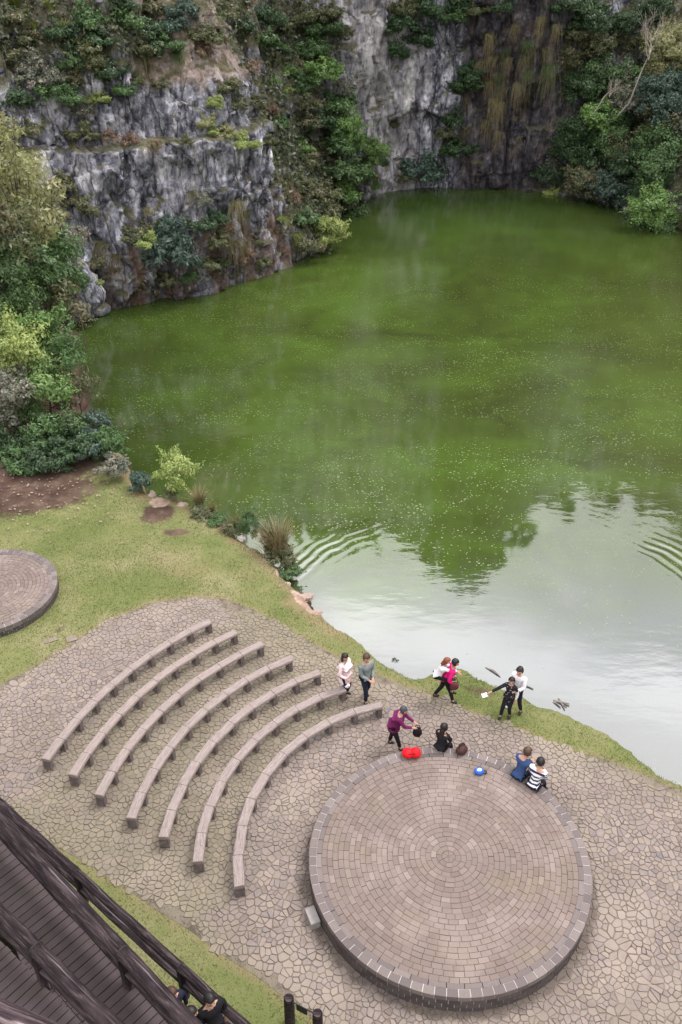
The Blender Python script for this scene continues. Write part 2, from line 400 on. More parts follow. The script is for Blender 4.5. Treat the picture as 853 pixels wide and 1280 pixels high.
M = dict(stone=mat_stone(), bed=mat_bed(), brick=mat_brick(), mortar=mat_mortar(), joint=mat_joint(), coping=mat_coping(),
         wallbrick=mat_coping('stage wall brick', .52), bench=mat_bench(), leg=mat_leg(), ground=mat_ground(), cliff=mat_cliff(), water=mat_water(),
         log=mat_log(), logpale=mat_log('weathered grey log', 2.6), plank=mat_plank(), bark=mat_bark(),
         wire=simple('rusty wire', (.03, .025, .025), .6), palebark=simple('pale dead wood', (.42, .37, .33), .9, .3, 6))
L = dict(
    dark=mat_leaf('dark leaves', (0.032, 0.063, 0.029), (0.102, 0.177, 0.074)),
    green=mat_leaf('green leaves', (0.057, 0.115, 0.040), (0.167, 0.281, 0.104)),
    bright=mat_leaf('fresh leaves', (0.103, 0.198, 0.053), (0.289, 0.448, 0.139)),
    lime=mat_leaf('lime leaves', (0.209, 0.293, 0.082), (0.536, 0.611, 0.219)),
    yellow=mat_leaf('yellowing leaves', (0.187, 0.219, 0.081), (0.526, 0.512, 0.250), (0.383, 0.358, 0.220)),
    olive=mat_leaf('olive leaves', (0.081, 0.101, 0.044), (0.237, 0.256, 0.123), (0.267, 0.223, 0.148)),
    blue=mat_leaf('blue green leaves', (0.042, 0.078, 0.059), (0.156, 0.233, 0.178)),
    grey=mat_leaf('grey leaves', (0.118, 0.133, 0.099), (0.343, 0.360, 0.275), (0.418, 0.343, 0.289)),
    brown=mat_leaf('dry brown leaves', (0.144, 0.097, 0.065), (0.455, 0.324, 0.231)),
)
T = dict(straw=mat_tuft('straw grass', (.10, .115, .045), (.30, .23, .125), .35),
         green=mat_tuft('green hanging grass', (.06, .105, .036), (.27, .22, .11), .65),
         lime=mat_tuft('lime hanging grass', (.17, .21, .045), (.26, .25, .085), .7),
         olive=mat_tuft('olive hanging grass', (.07, .075, .028), (.23, .165, .085), .55),
         reed=mat_tuft('grey green reeds', (.06, .085, .04), (.17, .19, .11), .6))

# ------------------------------------------------------------------ setting: ground, water, cliff
SHORE = [(-17, 50), (-13.9, 41.8), (-11.6, 36.5), (-9.2, 32.2), (-7.61, 29.3), (-6.49, 29.07), (-5.1, 28.05), (-3.72, 26.46), (-2.77, 25.47), (-1.99, 24.29), (-1.63, 23.67),
         (-0.77, 22.15), (0.24, 21.09), (1.12, 20.1), (2.11, 19.37), (2.52, 19.2), (3.0, 19.6), (3.44, 19.68), (4.28, 19.27), (5.07, 18.77), (5.77, 18.0), (6.75, 17.45), (7.65, 16.74), (8.42, 15.74),
         (8.95, 15.27), (11.5, 12.5), (15, 8), (22, 3), (45, -2), (300, -5)]
LAND = SHORE + [(300, -300), (-300, -300), (-300, 60), (-17, 60)]
PAVE = [(-14, 15.5), (-11.5, 17.6), (-10.1, 18.83), (-9.45, 19.44), (-8.79, 20.14), (-8.14, 21.02), (-7.29, 21.91), (-6.2, 22.64), (-4.83, 22.93), (-3.88, 22.81), (-2.9, 22.27), (-1.91, 21.48), (-0.41, 20.24),
        (0.45, 19.61), (1.74, 18.83), (2.65, 18.38), (3.52, 17.81), (4.36, 17.3), (5.19, 16.91), (5.98, 16.43), (7.18, 16.01), (8.28, 15.35), (8.85, 14.96), (11, 12.2), (12.5, 9), (12.5, 3),
        (2.5, 3), (1.2, 7.6), (-0.43, 9.17), (-1.11, 9.65), (-1.82, 10.16), (-2.56, 10.6), (-3.33, 11.15), (-4.13, 11.62), (-4.86, 12.12), (-6.06, 12.86), (-7.08, 13.41), (-9.5, 14.6)]
def sdist(P, poly):
    """signed distance of points (n,2) to a closed polygon, positive inside"""
    P = np.asarray(P, float); best = np.full(len(P), 1e9); ins = np.zeros(len(P), bool)
    for (x0, y0), (x1, y1) in zip(poly, poly[1:]+poly[:1]):
        d = np.array([x1-x0, y1-y0]); L2 = d@d+1e-12
        t = np.clip(((P[:, 0]-x0)*d[0]+(P[:, 1]-y0)*d[1])/L2, 0, 1)
        best = np.minimum(best, np.hypot(P[:, 0]-x0-t*d[0], P[:, 1]-y0-t*d[1]))
        cr = ((y0 > P[:, 1]) != (y1 > P[:, 1]))
        with np.errstate(divide='ignore', invalid='ignore'):
            xi = (x1-x0)*(P[:, 1]-y0)/(y1-y0+1e-15)+x0
        ins ^= cr & (P[:, 0] < xi)
    return np.where(ins, best, -best)

def axis(lo, hi, st, ext):
    a = list(np.arange(lo, hi+st*.5, st)); d = st; x = hi
    while x < ext: d *= 1.35; x += d; a.append(min(x, ext))
    d = st; x = lo; b = []
    while x > -ext: d *= 1.35; x -= d; b.append(max(x, -ext))
    return np.array(b[::-1]+a)
def ground_z(P):
    sd = sdist(P, LAND); pv = sdist(P, PAVE)
    jit = .18*fbm(P[:, 0]*1.1, P[:, 1]*1.1, seed=5)
    z = -1.9*sstep(.22, -1.0, sd+jit)
    rough = sstep(0.15, 1.6, -pv)*sstep(.1, 1.2, sd)
    z = z + rough*(.05*fbm(P[:, 0]*.5, P[:, 1]*.5, seed=9)+.03)*1.0
    z = z + .16*np.clip(-P[:, 0]-11, 0, 30)*sstep(24, 33, P[:, 1])
    return z, sd, pv
gx = axis(-16, 13, .16, 320); gy = axis(4, 33, .16, 320)
gy = gy[gy < 62]
XX, YY = np.meshgrid(gx, gy); P = np.stack([XX.ravel(), YY.ravel()], 1)
gz, gsd, gpv = ground_z(P)
nx, ny = len(gx), len(gy)
idx = np.arange(nx*ny).reshape(ny, nx)
F = np.stack([idx[:-1, :-1], idx[:-1, 1:], idx[1:, 1:], idx[1:, :-1]], -1).reshape(-1, 4)
me = mesh_np('ground', np.column_stack([P, gz]), F, True)
def ell(cx, cy, rx, ry, rot=0):
    c, s = math.cos(rot), math.sin(rot); x = P[:, 0]-cx; y = P[:, 1]-cy
    return np.exp(-(((c*x+s*y)/rx)**2+((-s*x+c*y)/ry)**2)**1.5)
soil = np.maximum.reduce([ell(-13.0, 29.4, 3.6, 1.9, .1)*1.15, ell(-7.0, 28.0, .75, .8)*1.0, ell(-6.1, 26.7, .8, .28, .05)*.85, sstep(-8.0, -12.5, P[:, 0])*sstep(29.6, 31.2, P[:, 1])*1.2,
                          ell(4.0, 18.55, .75, .3, -.45)*.62, ell(-8.95, 21.2, .35, .12, .2)*.7])
clay = np.maximum.reduce([ell(-7.05, 28.75, .5, .45)*.9, ell(-1.15, 22.75, .95, .33, -1.05)*1.0, ell(-2.6, 25.2, .35, .5)*.6, ell(-2.1, 24.4, .3, .35)*.7, ell(-5.4, 28.1, .35, .16, -.7)*.9])
dry = np.maximum.reduce([.75*sstep(1.1, .25, gsd)*sstep(-1.5, .5, P[:, 0]*-1+0), .62*sstep(-.5, -.05, gpv), ell(-5.6, 24.6, 2.2, 1.1, -.5)*.55, ell(-3.2, 24.2, 1.0, .8)*.5, ell(-1.6, 22.6, .9, .5, -1)*.7])
attr(me, 'soil', soil); attr(me, 'clay', clay); attr(me, 'dry', dry)
ground = tag(obj('ground', me, M['ground']), kind='structure')

wm = bmesh.new()
vs = [wm.verts.new(q) for q in ((-75, -14, -.7), (75, -14, -.7), (75, 100, -.7), (-75, 100, -.7))]; wm.faces.new(vs)
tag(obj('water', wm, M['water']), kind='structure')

PATH = [(-75, -60), (-70, -10), (-60, 22), (-46, 36), (-33, 42), (-24, 45.2), (-18, 47.4), (-15.6, 49.6), (-14.0, 51.5), (-11.3, 53.0), (-9.0, 54.3), (-6.6, 56.3), (-4.6, 57.9), (-3.4, 60.2), (-2.4, 63.5), (-1.0, 69), (0.6, 74.5), (2.6, 78.6),
        (5.2, 80.1), (9.5, 80.7), (14.9, 80.0), (18.8, 79.0), (22.2, 76.2), (25, 72), (26.2, 65), (27.6, 58), (31, 50), (36, 40), (42, 25), (46, 0), (48, -60)]
pl = [np.array(p, float) for p in PATH]
for _ in range(2):
    q = [pl[0]]
    for a, b in zip(pl[:-1], pl[1:]): q += [a*.75+b*.25, a*.25+b*.75]
    pl = q+[pl[-1]]
pl = np.array(pl); seg = np.hypot(*(np.diff(pl, axis=0).T)); S = np.concatenate([[0], np.cumsum(seg)])
def s_of(pt): return S[np.argmin(np.hypot(pl[:, 0]-pt[0], pl[:, 1]-pt[1]))]
s_a, s_b = s_of((-27, 44)), s_of((31, 50))
ss = np.concatenate([np.arange(0, s_a, 1.2), np.arange(s_a, s_b, .145), np.arange(s_b, S[-1], 1.2)])
fx, fy = np.interp(ss, S, pl[:, 0]), np.interp(ss, S, pl[:, 1])
tx, ty = np.gradient(fx, ss), np.gradient(fy, ss)
su = np.linspace(0, S[-1], 1600); w = np.exp(-.5*(np.arange(-40, 41)/16.)**2); w /= w.sum()
def smo(v):
    u = np.interp(su, ss, v); return np.interp(ss, su, np.convolve(np.pad(u, 40, mode='edge'), w, 'valid'))
tx, ty = smo(tx), smo(ty); ln = np.hypot(tx, ty); nxn, nyn = -ty/ln, tx/ln
sL, sG, sB = s_of((-3.4, 60.2)), s_of((2.6, 78.6)), s_of((18.8, 79))
wL = 1-sstep(sL-.5, sL+3.0, ss); wR = sstep(sB-2.5, sB+4, ss); wB = sstep(sG-5, sG-1, ss)*(1-wR); wG = 1-wL-wR-wB
ztop = 29*wL+36.5*wG+36*wB+44*wR-7*np.exp(-((ss-sB-1.5)/3.5)**2)+2.0*vnoise(ss*.13, ss*0, seed=3)+np.exp(-((fx-15)/5.0)**2)*6*sstep(70, 76, fy)
fine = np.arange(-1.6, 16.2, .14); nc = 22
rows = []
for z in fine: rows.append(np.full(len(ss), z))
for j in range(1, nc+1): rows.append(16.2+(np.maximum(ztop, 17)-16.2)*j/nc)
Z = np.array(rows); SS = np.broadcast_to(ss, Z.shape)
zc_ = np.clip(Z, 0, None)
led = 8.15+.25*vnoise(SS*.25, SS*0, seed=21)
bL = .09*np.minimum(zc_, 8)+1.0*sstep(led-.12, led+.12, Z)+.20*np.clip(Z-led, 0, 3)+.62*np.clip(Z-11.2, 0, 9)+.25*np.clip(Z-20, 0, 30)
bL = bL - .5*sstep(4.2, 2.6, Z)*(.5+.5*vnoise(SS*.3, Z*.3, seed=4))
bG = .42*zc_+.5*vnoise(SS*.2, Z*.2, seed=8)
bB = .05*zc_+.35*np.sin(Z*.45+SS*.15)+.02*np.clip(Z-16, 0, 99)
bR = .62*zc_
back = wL*bL+wG*bG+wB*bB+wR*bR
# fractured blocks: tilted facets of two sizes plus rough noise
wx = SS+.5*vnoise(SS*.6, Z*.6, seed=31); wz = Z+.6*vnoise(SS*.5, Z*.4, seed=32)
a1 = cells(wx*.42, wz*.22, 41); a2 = cells(wx*1.15, wz*.55, 51); a3 = cells(wx*2.6, wz*1.4, 61)
blk = .30*(np.floor(wz*.55+a1[0]*.9)-wz*.55)*wL+(a1[0]-.5)*1.1+(a1[1]-.5)*a1[3]*2.6+(a1[2]-.5)*a1[4]*1.6
blk = blk+(a2[0]-.5)*.55+(a2[1]-.5)*a2[3]*1.1+(a2[2]-.5)*a2[4]*.9
blk = blk+(a3[0]-.5)*.20+(a3[1]-.5)*a3[3]*.40+(a3[2]-.5)*a3[4]*.35
rgh = .8*fbm(SS*.16, Z*.13, seed=71, oct=3)+.16*fbm(SS*1.3, Z*1.0, seed=72, oct=3)
a4 = cells(wx*5.2, wz*3.4, 66); blk = blk+(a4[0]-.5)*.10+(a4[1]-.5)*a4[3]*.22+(a4[2]-.5)*a4[4]*.22
amp = .62*wL+.75*wB+.8*wG+.7*wR
disp = amp*blk+rgh
# deep vertical clefts
cl = np.abs(vnoise(SS*.33+.15*vnoise(SS*.5, Z*.25, seed=83), Z*.05, seed=82)); disp = disp+np.where(cl < .07, (.07-cl)*9, 0)*(wL+wB)
off = back+disp*sstep(-1.8, 0, Z)
VX, VY, VZ = fx+nxn*off, fy+nyn*off, Z+.18*vnoise(SS*.8, Z*.8, seed=91)*sstep(0, 1, Z)
top_o = off[-1]
ext = []
for d, dz in ((1.5, .6), (4, 1.4), (9, 2.4), (20, 3.5), (60, 5), (200, 6)):
    ext.append((fx+nxn*(top_o+d), fy+nyn*(top_o+d), Z[-1]+dz+.6*vnoise(ss*.2, ss*0+d, seed=95)))
VX = np.vstack([VX]+[e[0] for e in ext]); VY = np.vstack([VY]+[e[1] for e in ext]); VZ = np.vstack([VZ]+[e[2] for e in ext])
nr, ncs = VX.shape
idx = np.arange(nr*ncs).reshape(nr, ncs)
F = np.stack([idx[:-1, :-1], idx[:-1, 1:], idx[1:, 1:], idx[1:, :-1]], -1).reshape(-1, 4)
cme = mesh_np('cliff', np.column_stack([VX.ravel(), VY.ravel(), VZ.ravel()]), F, False)
def zone(f):
    return np.concatenate([f, np.repeat(f[-1:], len(ext), 0)]).ravel()
A = lambda wv: np.broadcast_to(wv, Z.shape)
FX, FY = A(fx), A(fy)
pale = A(wL)*(.18+.25*sstep(5.2, 7.5, Z)*sstep(9, 8, Z)+.35*np.exp(-((FX+9)/2.0)**2-((Z-5)/1.5)**2)) + A(wB)*(.75*sstep(8.6, 5.5, FX)+.15)+A(wR)*.3*sstep(10, 13, Z)
pink = A(wL)*(sstep(-12.5, -9, FX)*sstep(9.5, 11.5, Z)*.9+.3*sstep(8, 8.6, Z)*sstep(9.4, 8.6, Z)) + A(wG)*.3
dark = A(wB)*(.85*sstep(8.6, 11, FX))+A(wR)*.4*sstep(9, 7, Z)+A(wL)*.5*sstep(2.4, .3, Z) + A(wG)*.35
rust = A(wL)*(.62*sstep(4.8, 2.4, Z)*sstep(-15.5, -13.5, FX)+.1)+A(wB)*(.25+.25*sstep(8, 12, FX)*sstep(12, 15, Z))+A(wG)*.35
moss = A(wL)*(.55*sstep(10.6, 12.5, Z)*sstep(-7, -10, FX)+.3*sstep(11, 13, Z)+.25*sstep(3.6, 2, Z))+A(wG)*.8+A(wR)*.55+A(wB)*.1
for k, v in dict(pale=pale, pink=pink, dark=dark, rust=rust, moss=moss).items(): attr(cme, k, zone(v))
cliff = tag(obj('cliff', cme, M['cliff']), kind='structure')
bvh = BVHTree.FromPolygons([tuple(v) for v in np.column_stack([VX.ravel(), VY.ravel(), VZ.ravel()])], F.tolist())
CAM = Vector((0, 0, H))
def on_cliff(px, py):
    d = ray(px, py).normalized(); loc, nor, i, dist = bvh.ray_cast(CAM, d)
    if loc is None: return None, None, None
    if nor.dot(d) > 0: nor = -nor
    zc = (loc-CAM).dot(Vector((0, cp, -sp)))
    return loc, nor, zc

# ------------------------------------------------------------------ stone paving
DC, DR, DH = (2.523, 12.677), 3.274, .55           # big round stage
SC_, SR_, SH = (-11.703, 22.831), 2.233, .40       # small round stage
BC = (2.225, 13.078)                               # centre of the bench arcs
def in_poly(x, y, poly):
    ins = False
    for (x0, y0), (x1, y1) in zip(poly, poly[1:]+poly[:1]):
        if (y0 > y) != (y1 > y) and x < (x1-x0)*(y-y0)/(y1-y0)+x0: ins = not ins
    return ins
pb = bmesh.new(); pb.faces.new([pb.verts.new((x, y, .006)) for x, y in PAVE])
bmesh.ops.triangulate(pb, faces=pb.faces[:])
tag(obj('paving_bed', pb, M['bed']), kind='structure')
sp_ = .128
ix = np.arange(-15, 13, sp_); iy = np.arange(2.5, 24, sp_)
pts = []
for j, y in enumerate(iy):
    for i, x in enumerate(ix):
        if rng.random() < .27: continue
        pts.append((x+(.5*sp_ if j % 2 else 0)+rng.uniform(-.46, .46)*sp_, y+rng.uniform(-.46, .46)*sp_))
pts = np.array(pts); psd = sdist(pts, PAVE)
grid = {}
for k, (x, y) in enumerate(pts): grid.setdefault((int(x//.32), int(y//.32)), []).append(k)
def clip(poly, mx, my, nx_, ny_):
    out = []; n = len(poly)
    for i in range(n):
        a, b = poly[i], poly[(i+1) % n]
        da = (a[0]-mx)*nx_+(a[1]-my)*ny_; db = (b[0]-mx)*nx_+(b[1]-my)*ny_
        if da <= 0: out.append(a)
        if (da < 0 < db) or (db < 0 < da):
            t = da/(da-db); out.append((a[0]+(b[0]-a[0])*t, a[1]+(b[1]-a[1])*t))
    return out
sv, sf, smoss = [], [], []
edge_j = fbm(pts[:, 0]*.8, pts[:, 1]*.8, seed=14)*.22
for k, (x, y) in enumerate(pts):
    if psd[k]+edge_j[k] < .04: continue
    if math.hypot(x-DC[0], y-DC[1]) < DR-.3: continue
    if not (-13 < x < 11): continue
    poly = [(x-.3, y-.3), (x+.3, y-.3), (x+.3, y+.3), (x-.3, y+.3)]
    cx, cy = int(x//.32), int(y//.32); nb = []
    for a in (-1, 0, 1):
        for b in (-1, 0, 1): nb += grid.get((cx+a, cy+b), [])
    gap = rng.uniform(.002, .012)
    for q in nb:
        if q == k: continue
        dx, dy = pts[q][0]-x, pts[q][1]-y; d = math.hypot(dx, dy)
        if d > .6 or d < 1e-6: continue
        nx_, ny_ = dx/d, dy/d
        poly = clip(poly, x+dx/2-nx_*gap, y+dy/2-ny_*gap, nx_, ny_)
        if len(poly) < 3: break
    if len(poly) < 3: continue
    # knock the corners off
    q = []
    n = len(poly)
    for i in range(n):
        a, b = poly[i], poly[(i+1) % n]; t = rng.uniform(.06, .3); t2 = rng.uniform(.06, .3)
        q += [(a[0]+(b[0]-a[0])*t, a[1]+(b[1]-a[1])*t), (a[0]+(b[0]-a[0])*(1-t2), a[1]+(b[1]-a[1])*(1-t2))]
    poly = q; n = len(poly)
    mx, my = sum(p[0] for p in poly)/n, sum(p[1] for p in poly)/n
    h0 = .012+rng.uniform(0, .014); tx_, ty_ = rng.uniform(-.035, .035, 2)
    b0 = len(sv)
    rb = math.hypot(mx-BC[0], my-BC[1]); ang = math.degrees(math.atan2(my-BC[1], mx-BC[0])) % 360
    mo = .75*sstep(4.3, 5.2, rb)*sstep(12.0, 9.5, rb)*(1 if 100 < ang < 196 else .25)+.5*sstep(.9, .1, psd[k])
    for ins, zf in ((1.0, 0.0), (1.0, .55), (.93, 1.0)):
        for px, py in poly:
            xx, yy = mx+(px-mx)*ins, my+(py-my)*ins
            sv.append((xx, yy, .004+zf*(h0+(xx-mx)*tx_+(yy-my)*ty_))); smoss.append(mo)
    for rgi in (0, 1):
        for i in range(n):
            a = b0+rgi*n+i; b = b0+rgi*n+(i+1) % n
            sf.append((a, b, b+n, a+n))
    sf.append(tuple(b0+2*n+i for i in range(n)))
me = mesh_np('stone_paving', sv, sf); attr(me, 'moss', smoss)
tag(obj('stone_paving', me, M['stone']), kind='structure')

# ------------------------------------------------------------------ round stages
def arc_block(V, Fc, c, r0, r1, a0, a1, z0, z1, n=2, jit=0.0):
    b = len(V); dz = random.uniform(-jit, jit); tl = random.uniform(-jit, jit)
    for i in range(n+1):
        a = a0+(a1-a0)*i/n; ca, sa = math.cos(a), math.sin(a)
        for r_, z in ((r0, z0), (r1, z0), (r1, z1+dz+tl), (r0, z1+dz-tl)):
            V.append((c[0]+ca*r_, c[1]+sa*r_, z))
    for i in range(n):
        o = b+i*4
        for k in range(4): Fc.append((o+k, o+(k+1) % 4, o+4+(k+1) % 4, o+4+k))
    Fc.append((b+3, b+2, b+1, b)); o = b+n*4; Fc.append((o, o+1, o+2, o+3))
def fix(me):
    bm = bmesh.new(); bm.from_mesh(me); bmesh.ops.recalc_face_normals(bm, faces=bm.faces[:]); bm.to_mesh(me); bm.free(); return me
def stage(c, rad, h, label, courses):
    root = empty('round_stage', (c[0], c[1], 0)); tag(root, label, 'stage')
    o = (0, 0)
    bm = bmesh.new(); bmesh.ops.create_cone(bm, cap_ends=True, segments=96, radius1=rad-.33, radius2=rad-.33, depth=h-.012, matrix=Matrix.Translation((0, 0, (h-.012)/2)))
    obj('paving_joint', bm, M['joint'], root)
    V, Fc = [], []; r_ = rad-.30; k = 0
    while r_ > .14:
        wd = .128; n = max(6, round(2*math.pi*r_/random.uniform(.20, .25))); st = random.random()
        for i in range(n):
            j0 = random.uniform(-.03, .03)
            a0 = 2*math.pi*(i+st)/n; a1 = 2*math.pi*(i+1+st)/n; g = .0045/r_
            arc_block(V, Fc, o, r_-wd+.005+random.uniform(0, .004), r_-random.uniform(0, .004), a0+g*random.uniform(.5, 1.8), a1-g*random.uniform(.5, 1.8), h-.05, h, 2, .0035)
        r_ -= wd
    for q_ in range(4): arc_block(V, Fc, o, .006, r_, q_*math.pi/2+.05, (q_+1)*math.pi/2-.05, h-.05, h, 3, .002)
    obj('brick_paving', fix(mesh_np('brick_paving', V, Fc)), M['brick'], root)
    # coping ring: stones with pale mortar between them
    V, Fc = [], []; n = round(2*math.pi*rad/.25)
    for i in range(n):
        a0, a1 = 2*math.pi*i/n, 2*math.pi*(i+1)/n; g = .008/rad
        arc_block(V, Fc, o, rad-.175, rad+.004*random.uniform(-1, 1), a0+g, a1-g, h-.13, h+.014, 3, .003)
    obj('coping', fix(mesh_np('coping', V, Fc)), M['coping'], root)
    V, Fc = [], []; n2 = round(2*math.pi*rad/.40)
    for i in range(n2):
        a0, a1 = 2*math.pi*(i+.3)/n2, 2*math.pi*(i+1.3)/n2; g = .008/rad
        arc_block(V, Fc, o, rad-.297, rad-.182, a0+g, a1-g, h-.06, h+.004, 3, .003)
    obj('inner_ring', fix(mesh_np('inner_ring', V, Fc)), M['coping'], root)
    bm = bmesh.new()
    bmesh.ops.create_cone(bm, cap_ends=False, segments=128, radius1=rad-.012, radius2=rad-.012, depth=h-.004, matrix=Matrix.Translation((0, 0, (h-.004)/2)))
    V, Fc = [], []; arc_n = 128
    bm2 = bmesh.new()
    for i in range(arc_n):
        a0, a1 = 2*math.pi*i/arc_n, 2*math.pi*(i+1)/arc_n
        q = [(math.cos(a)*r2, math.sin(a)*r2, h+.006) for a, r2 in ((a0, rad-.012), (a1, rad-.012), (a1, rad-.179), (a0, rad-.179))]
        bm.faces.new([bm.verts.new(x) for x in q])
    bm2.free()
    obj('mortar', bm, M['mortar'], root)
    V, Fc = [], []; ch = (h-.14)/courses
    for cidx in range(courses):
        n = round(2*math.pi*rad/.26)
        for i in range(n):
            a0 = 2*math.pi*(i+.5*(cidx % 2))/n; a1 = a0+2*math.pi/n; g = .007/rad
            arc_block(V, Fc, o, rad-.1, rad-.002+random.uniform(-.004, .004), a0+g, a1-g, .0+cidx*ch+.005, (cidx+1)*ch-.006, 2, 0)
    obj('wall', fix(mesh_np('wall', V, Fc)), M['wallbrick'], root)
    return root
stage(DC, DR, DH, 'large round brick stage with concentric courses on the stone plaza, people seated on its rim', 3)
stage(SC_, SR_, SH, 'smaller round brick platform standing on the lawn near the leafy trees', 3)

bm = bmesh.new(); box(bm, (0, 0, .12), (.23, .42, .24), None, .02, 2)
a = math.atan2(at(396, 1150).y-DC[1], at(396, 1150).x-DC[0])
o = obj('concrete_block', bm, simple('pale concrete', (.30, .275, .265), .85, .3, 9, .25, .3))
o.location = (DC[0]+math.cos(a)*(DR+.135), DC[1]+math.sin(a)*(DR+.135), .02); o.rotation_euler = (0, 0, a)
tag(o, 'small pale concrete block set against the wall of the large round stage', 'block')

# ------------------------------------------------------------------ benches
RB = [10.457, 9.525, 8.585, 7.564, 6.643, 5.732, 4.798]
AB = [(165.6, 128.0), (167.4, 125.8), (170.3, 123.2), (174.3, 120.0), (178.3, 116.0), (184.9, 112.1), (193.7, 103.3)]
BL = ['curved grey stone bench at the back, the outermost of the seven arcs, nearest the lawn',
      'second curved stone bench from the lawn side, just inside the outermost arc',
      'third curved stone bench from the lawn, with the middle bench on its stage side',
      'middle one of the seven curved stone benches, three arcs on either side',
      'curved stone bench one arc lawnward of the bench the woman in pink stands at',
      'second curved stone bench from the stage, the woman in pink stands at its lakeside end',
      'innermost and most tightly curved stone bench, the arc nearest the large round stage']
leg_me = None
for bi, (r_, (a0, a1)) in enumerate(zip(RB, AB)):
    a0, a1 = R(a0), R(a1); wid, th, hh = .255, .085, .46
    root = empty('curved_bench', (BC[0]+r_*math.cos((a0+a1)/2), BC[1]+r_*math.sin((a0+a1)/2), 0)); tag(root, BL[bi], 'bench', 'curved benches facing the round stage')
    ox, oy = root.location.x, root.location.y
    L_ = r_*(a0-a1); ns = max(4, round(L_/.80))
    bm = bmesh.new(); uv = bm.loops.layers.uv.new('UVMap')
    rnd = random.Random(bi); knots = []
    for s in range(ns):
        # each slab is a straight plank; small groove between slabs
        f0, f1 = a0+(a1-a0)*s/ns, a0+(a1-a0)*(s+1)/ns
        dr = [rnd.uniform(-.012, .012) for _ in range(2)]; dz = rnd.uniform(-.006, .006)
        for t, e in ((0.0, -1), (.012, 0), (.5, 0), (.988, 0), (1.0, -1)):
            a = f0+(f1-f0)*t
            # straight chord between the two ends
            pa = np.array([math.cos(f0), math.sin(f0)]); pb_ = np.array([math.cos(f1), math.sin(f1)])
            d = pa*(1-t)+pb_*t
            knots.append((d*(r_+dr[0]*(1-t)+dr[1]*t), d/np.linalg.norm(d), dz-(.02 if e else 0), .012 if e else 0, a))
    prof = lambda k: [(-wid+k, hh-th), (-wid+k*.5, hh-th*.5), (-wid+.012+k, hh-.012), (-wid+.03+k, hh), (-wid*.5, hh+.004), (-.03-k, hh), (-.012-k, hh-.012), (-k*.5, hh-th*.5), (-k, hh-th)]
    rings = []; ulen = 0; prev = None
    for (p, d, dz, kk, a) in knots:
        if prev is not None: ulen += float(np.linalg.norm(p-prev))
        prev = p; rr = []
        for (q, z) in prof(kk):
            rr.append((bm.verts.new((BC[0]+p[0]+d[0]*q-ox+rnd.uniform(-.003, .003), BC[1]+p[1]+d[1]*q-oy+rnd.uniform(-.003, .003), z+dz+rnd.uniform(-.003, .003))), (ulen+bi*3, (q+z)*1.0)))
        rings.append(rr)
    n = len(rings[0])
    for i in range(len(rings)-1):
        for k in range(n):
            quad = (rings[i][k], rings[i][(k+1) % n], rings[i+1][(k+1) % n], rings[i+1][k])
            f = bm.faces.new([v for v, _ in quad])
            for lp, (_, u) in zip(f.loops, quad): lp[uv].uv = u
    bm.faces.new([v for v, _ in rings[0]]); bm.faces.new([v for v, _ in reversed(rings[-1])])
    bmesh.ops.recalc_face_normals(bm, faces=bm.faces[:])
    obj('seat', bm, M['bench'], root)
    if leg_me is None:
        bm = bmesh.new(); box(bm, (0, 0, (hh-th)/2+.001), (.24, .14, hh-th-.002), None, .012, 1); leg_me = bpy.data.meshes.new('leg'); bm.to_mesh(leg_me); bm.free()
        leg_me.materials.append(M['leg'])
    for s in range(ns+1):
        a = a0+(a1-a0)*s/ns
        if s == 0: a += (a1-a0)*.10/ns
        if s == ns: a -= (a1-a0)*.10/ns
        o = bpy.data.objects.new('leg', leg_me); link(o, root)
        rr = r_*math.cos((a0-a1)/ns/2*(0 if s in (0, ns) else 0))-wid/2
        o.location = (BC[0]+rr*math.cos(a)-ox, BC[1]+rr*math.sin(a)-oy, 0); o.rotation_euler = (rnd.uniform(-.02, .02), 0, a+rnd.uniform(-.04, .04))

# ------------------------------------------------------------------ stepping stones, rocks, driftwood
stone_m = simple('lawn slab', (.22, .18, .15), .9, .4, 6, .2, .4)
SL = ['upper flat paving slab in the grass beside the small round platform', 'flat slab in the grass just right of the first slab by the small platform', 'half buried slab in the grass tight against the small platform',
      'lone mossy slab in the grass between small platform and plaza', 'slab in the grass at the edge of the stone plaza', 'pale slab beside the bare patch at the plaza edge']
for (px, py, sx, sy), lb in zip([(60, 776, .62, .34), (69, 783, .6, .3), (44, 787, .5, .28), (63, 801, .5, .22), (90, 799, .4, .3), (101, 804, .32, .3)], SL):
    bm = bmesh.new(); box(bm, (0, 0, .0), (sx*.8, sy*.85, .08), None, .02, 2)
    for v in bm.verts: v.co += Vector((random.uniform(-.02, .02), random.uniform(-.02, .02), 0))
    o = obj('stepping_stone', bm, stone_m); p = at(px, py, .0); o.location = p; o.rotation_euler = (0, 0, .45+random.uniform(-.1, .1))
    tag(o, lb, 'slab', 'slabs in the grass')
rock_m = simple('bank rock', (.36, .275, .235), .9, .4, 4, .2, .8)
greyrock = M['cliff']
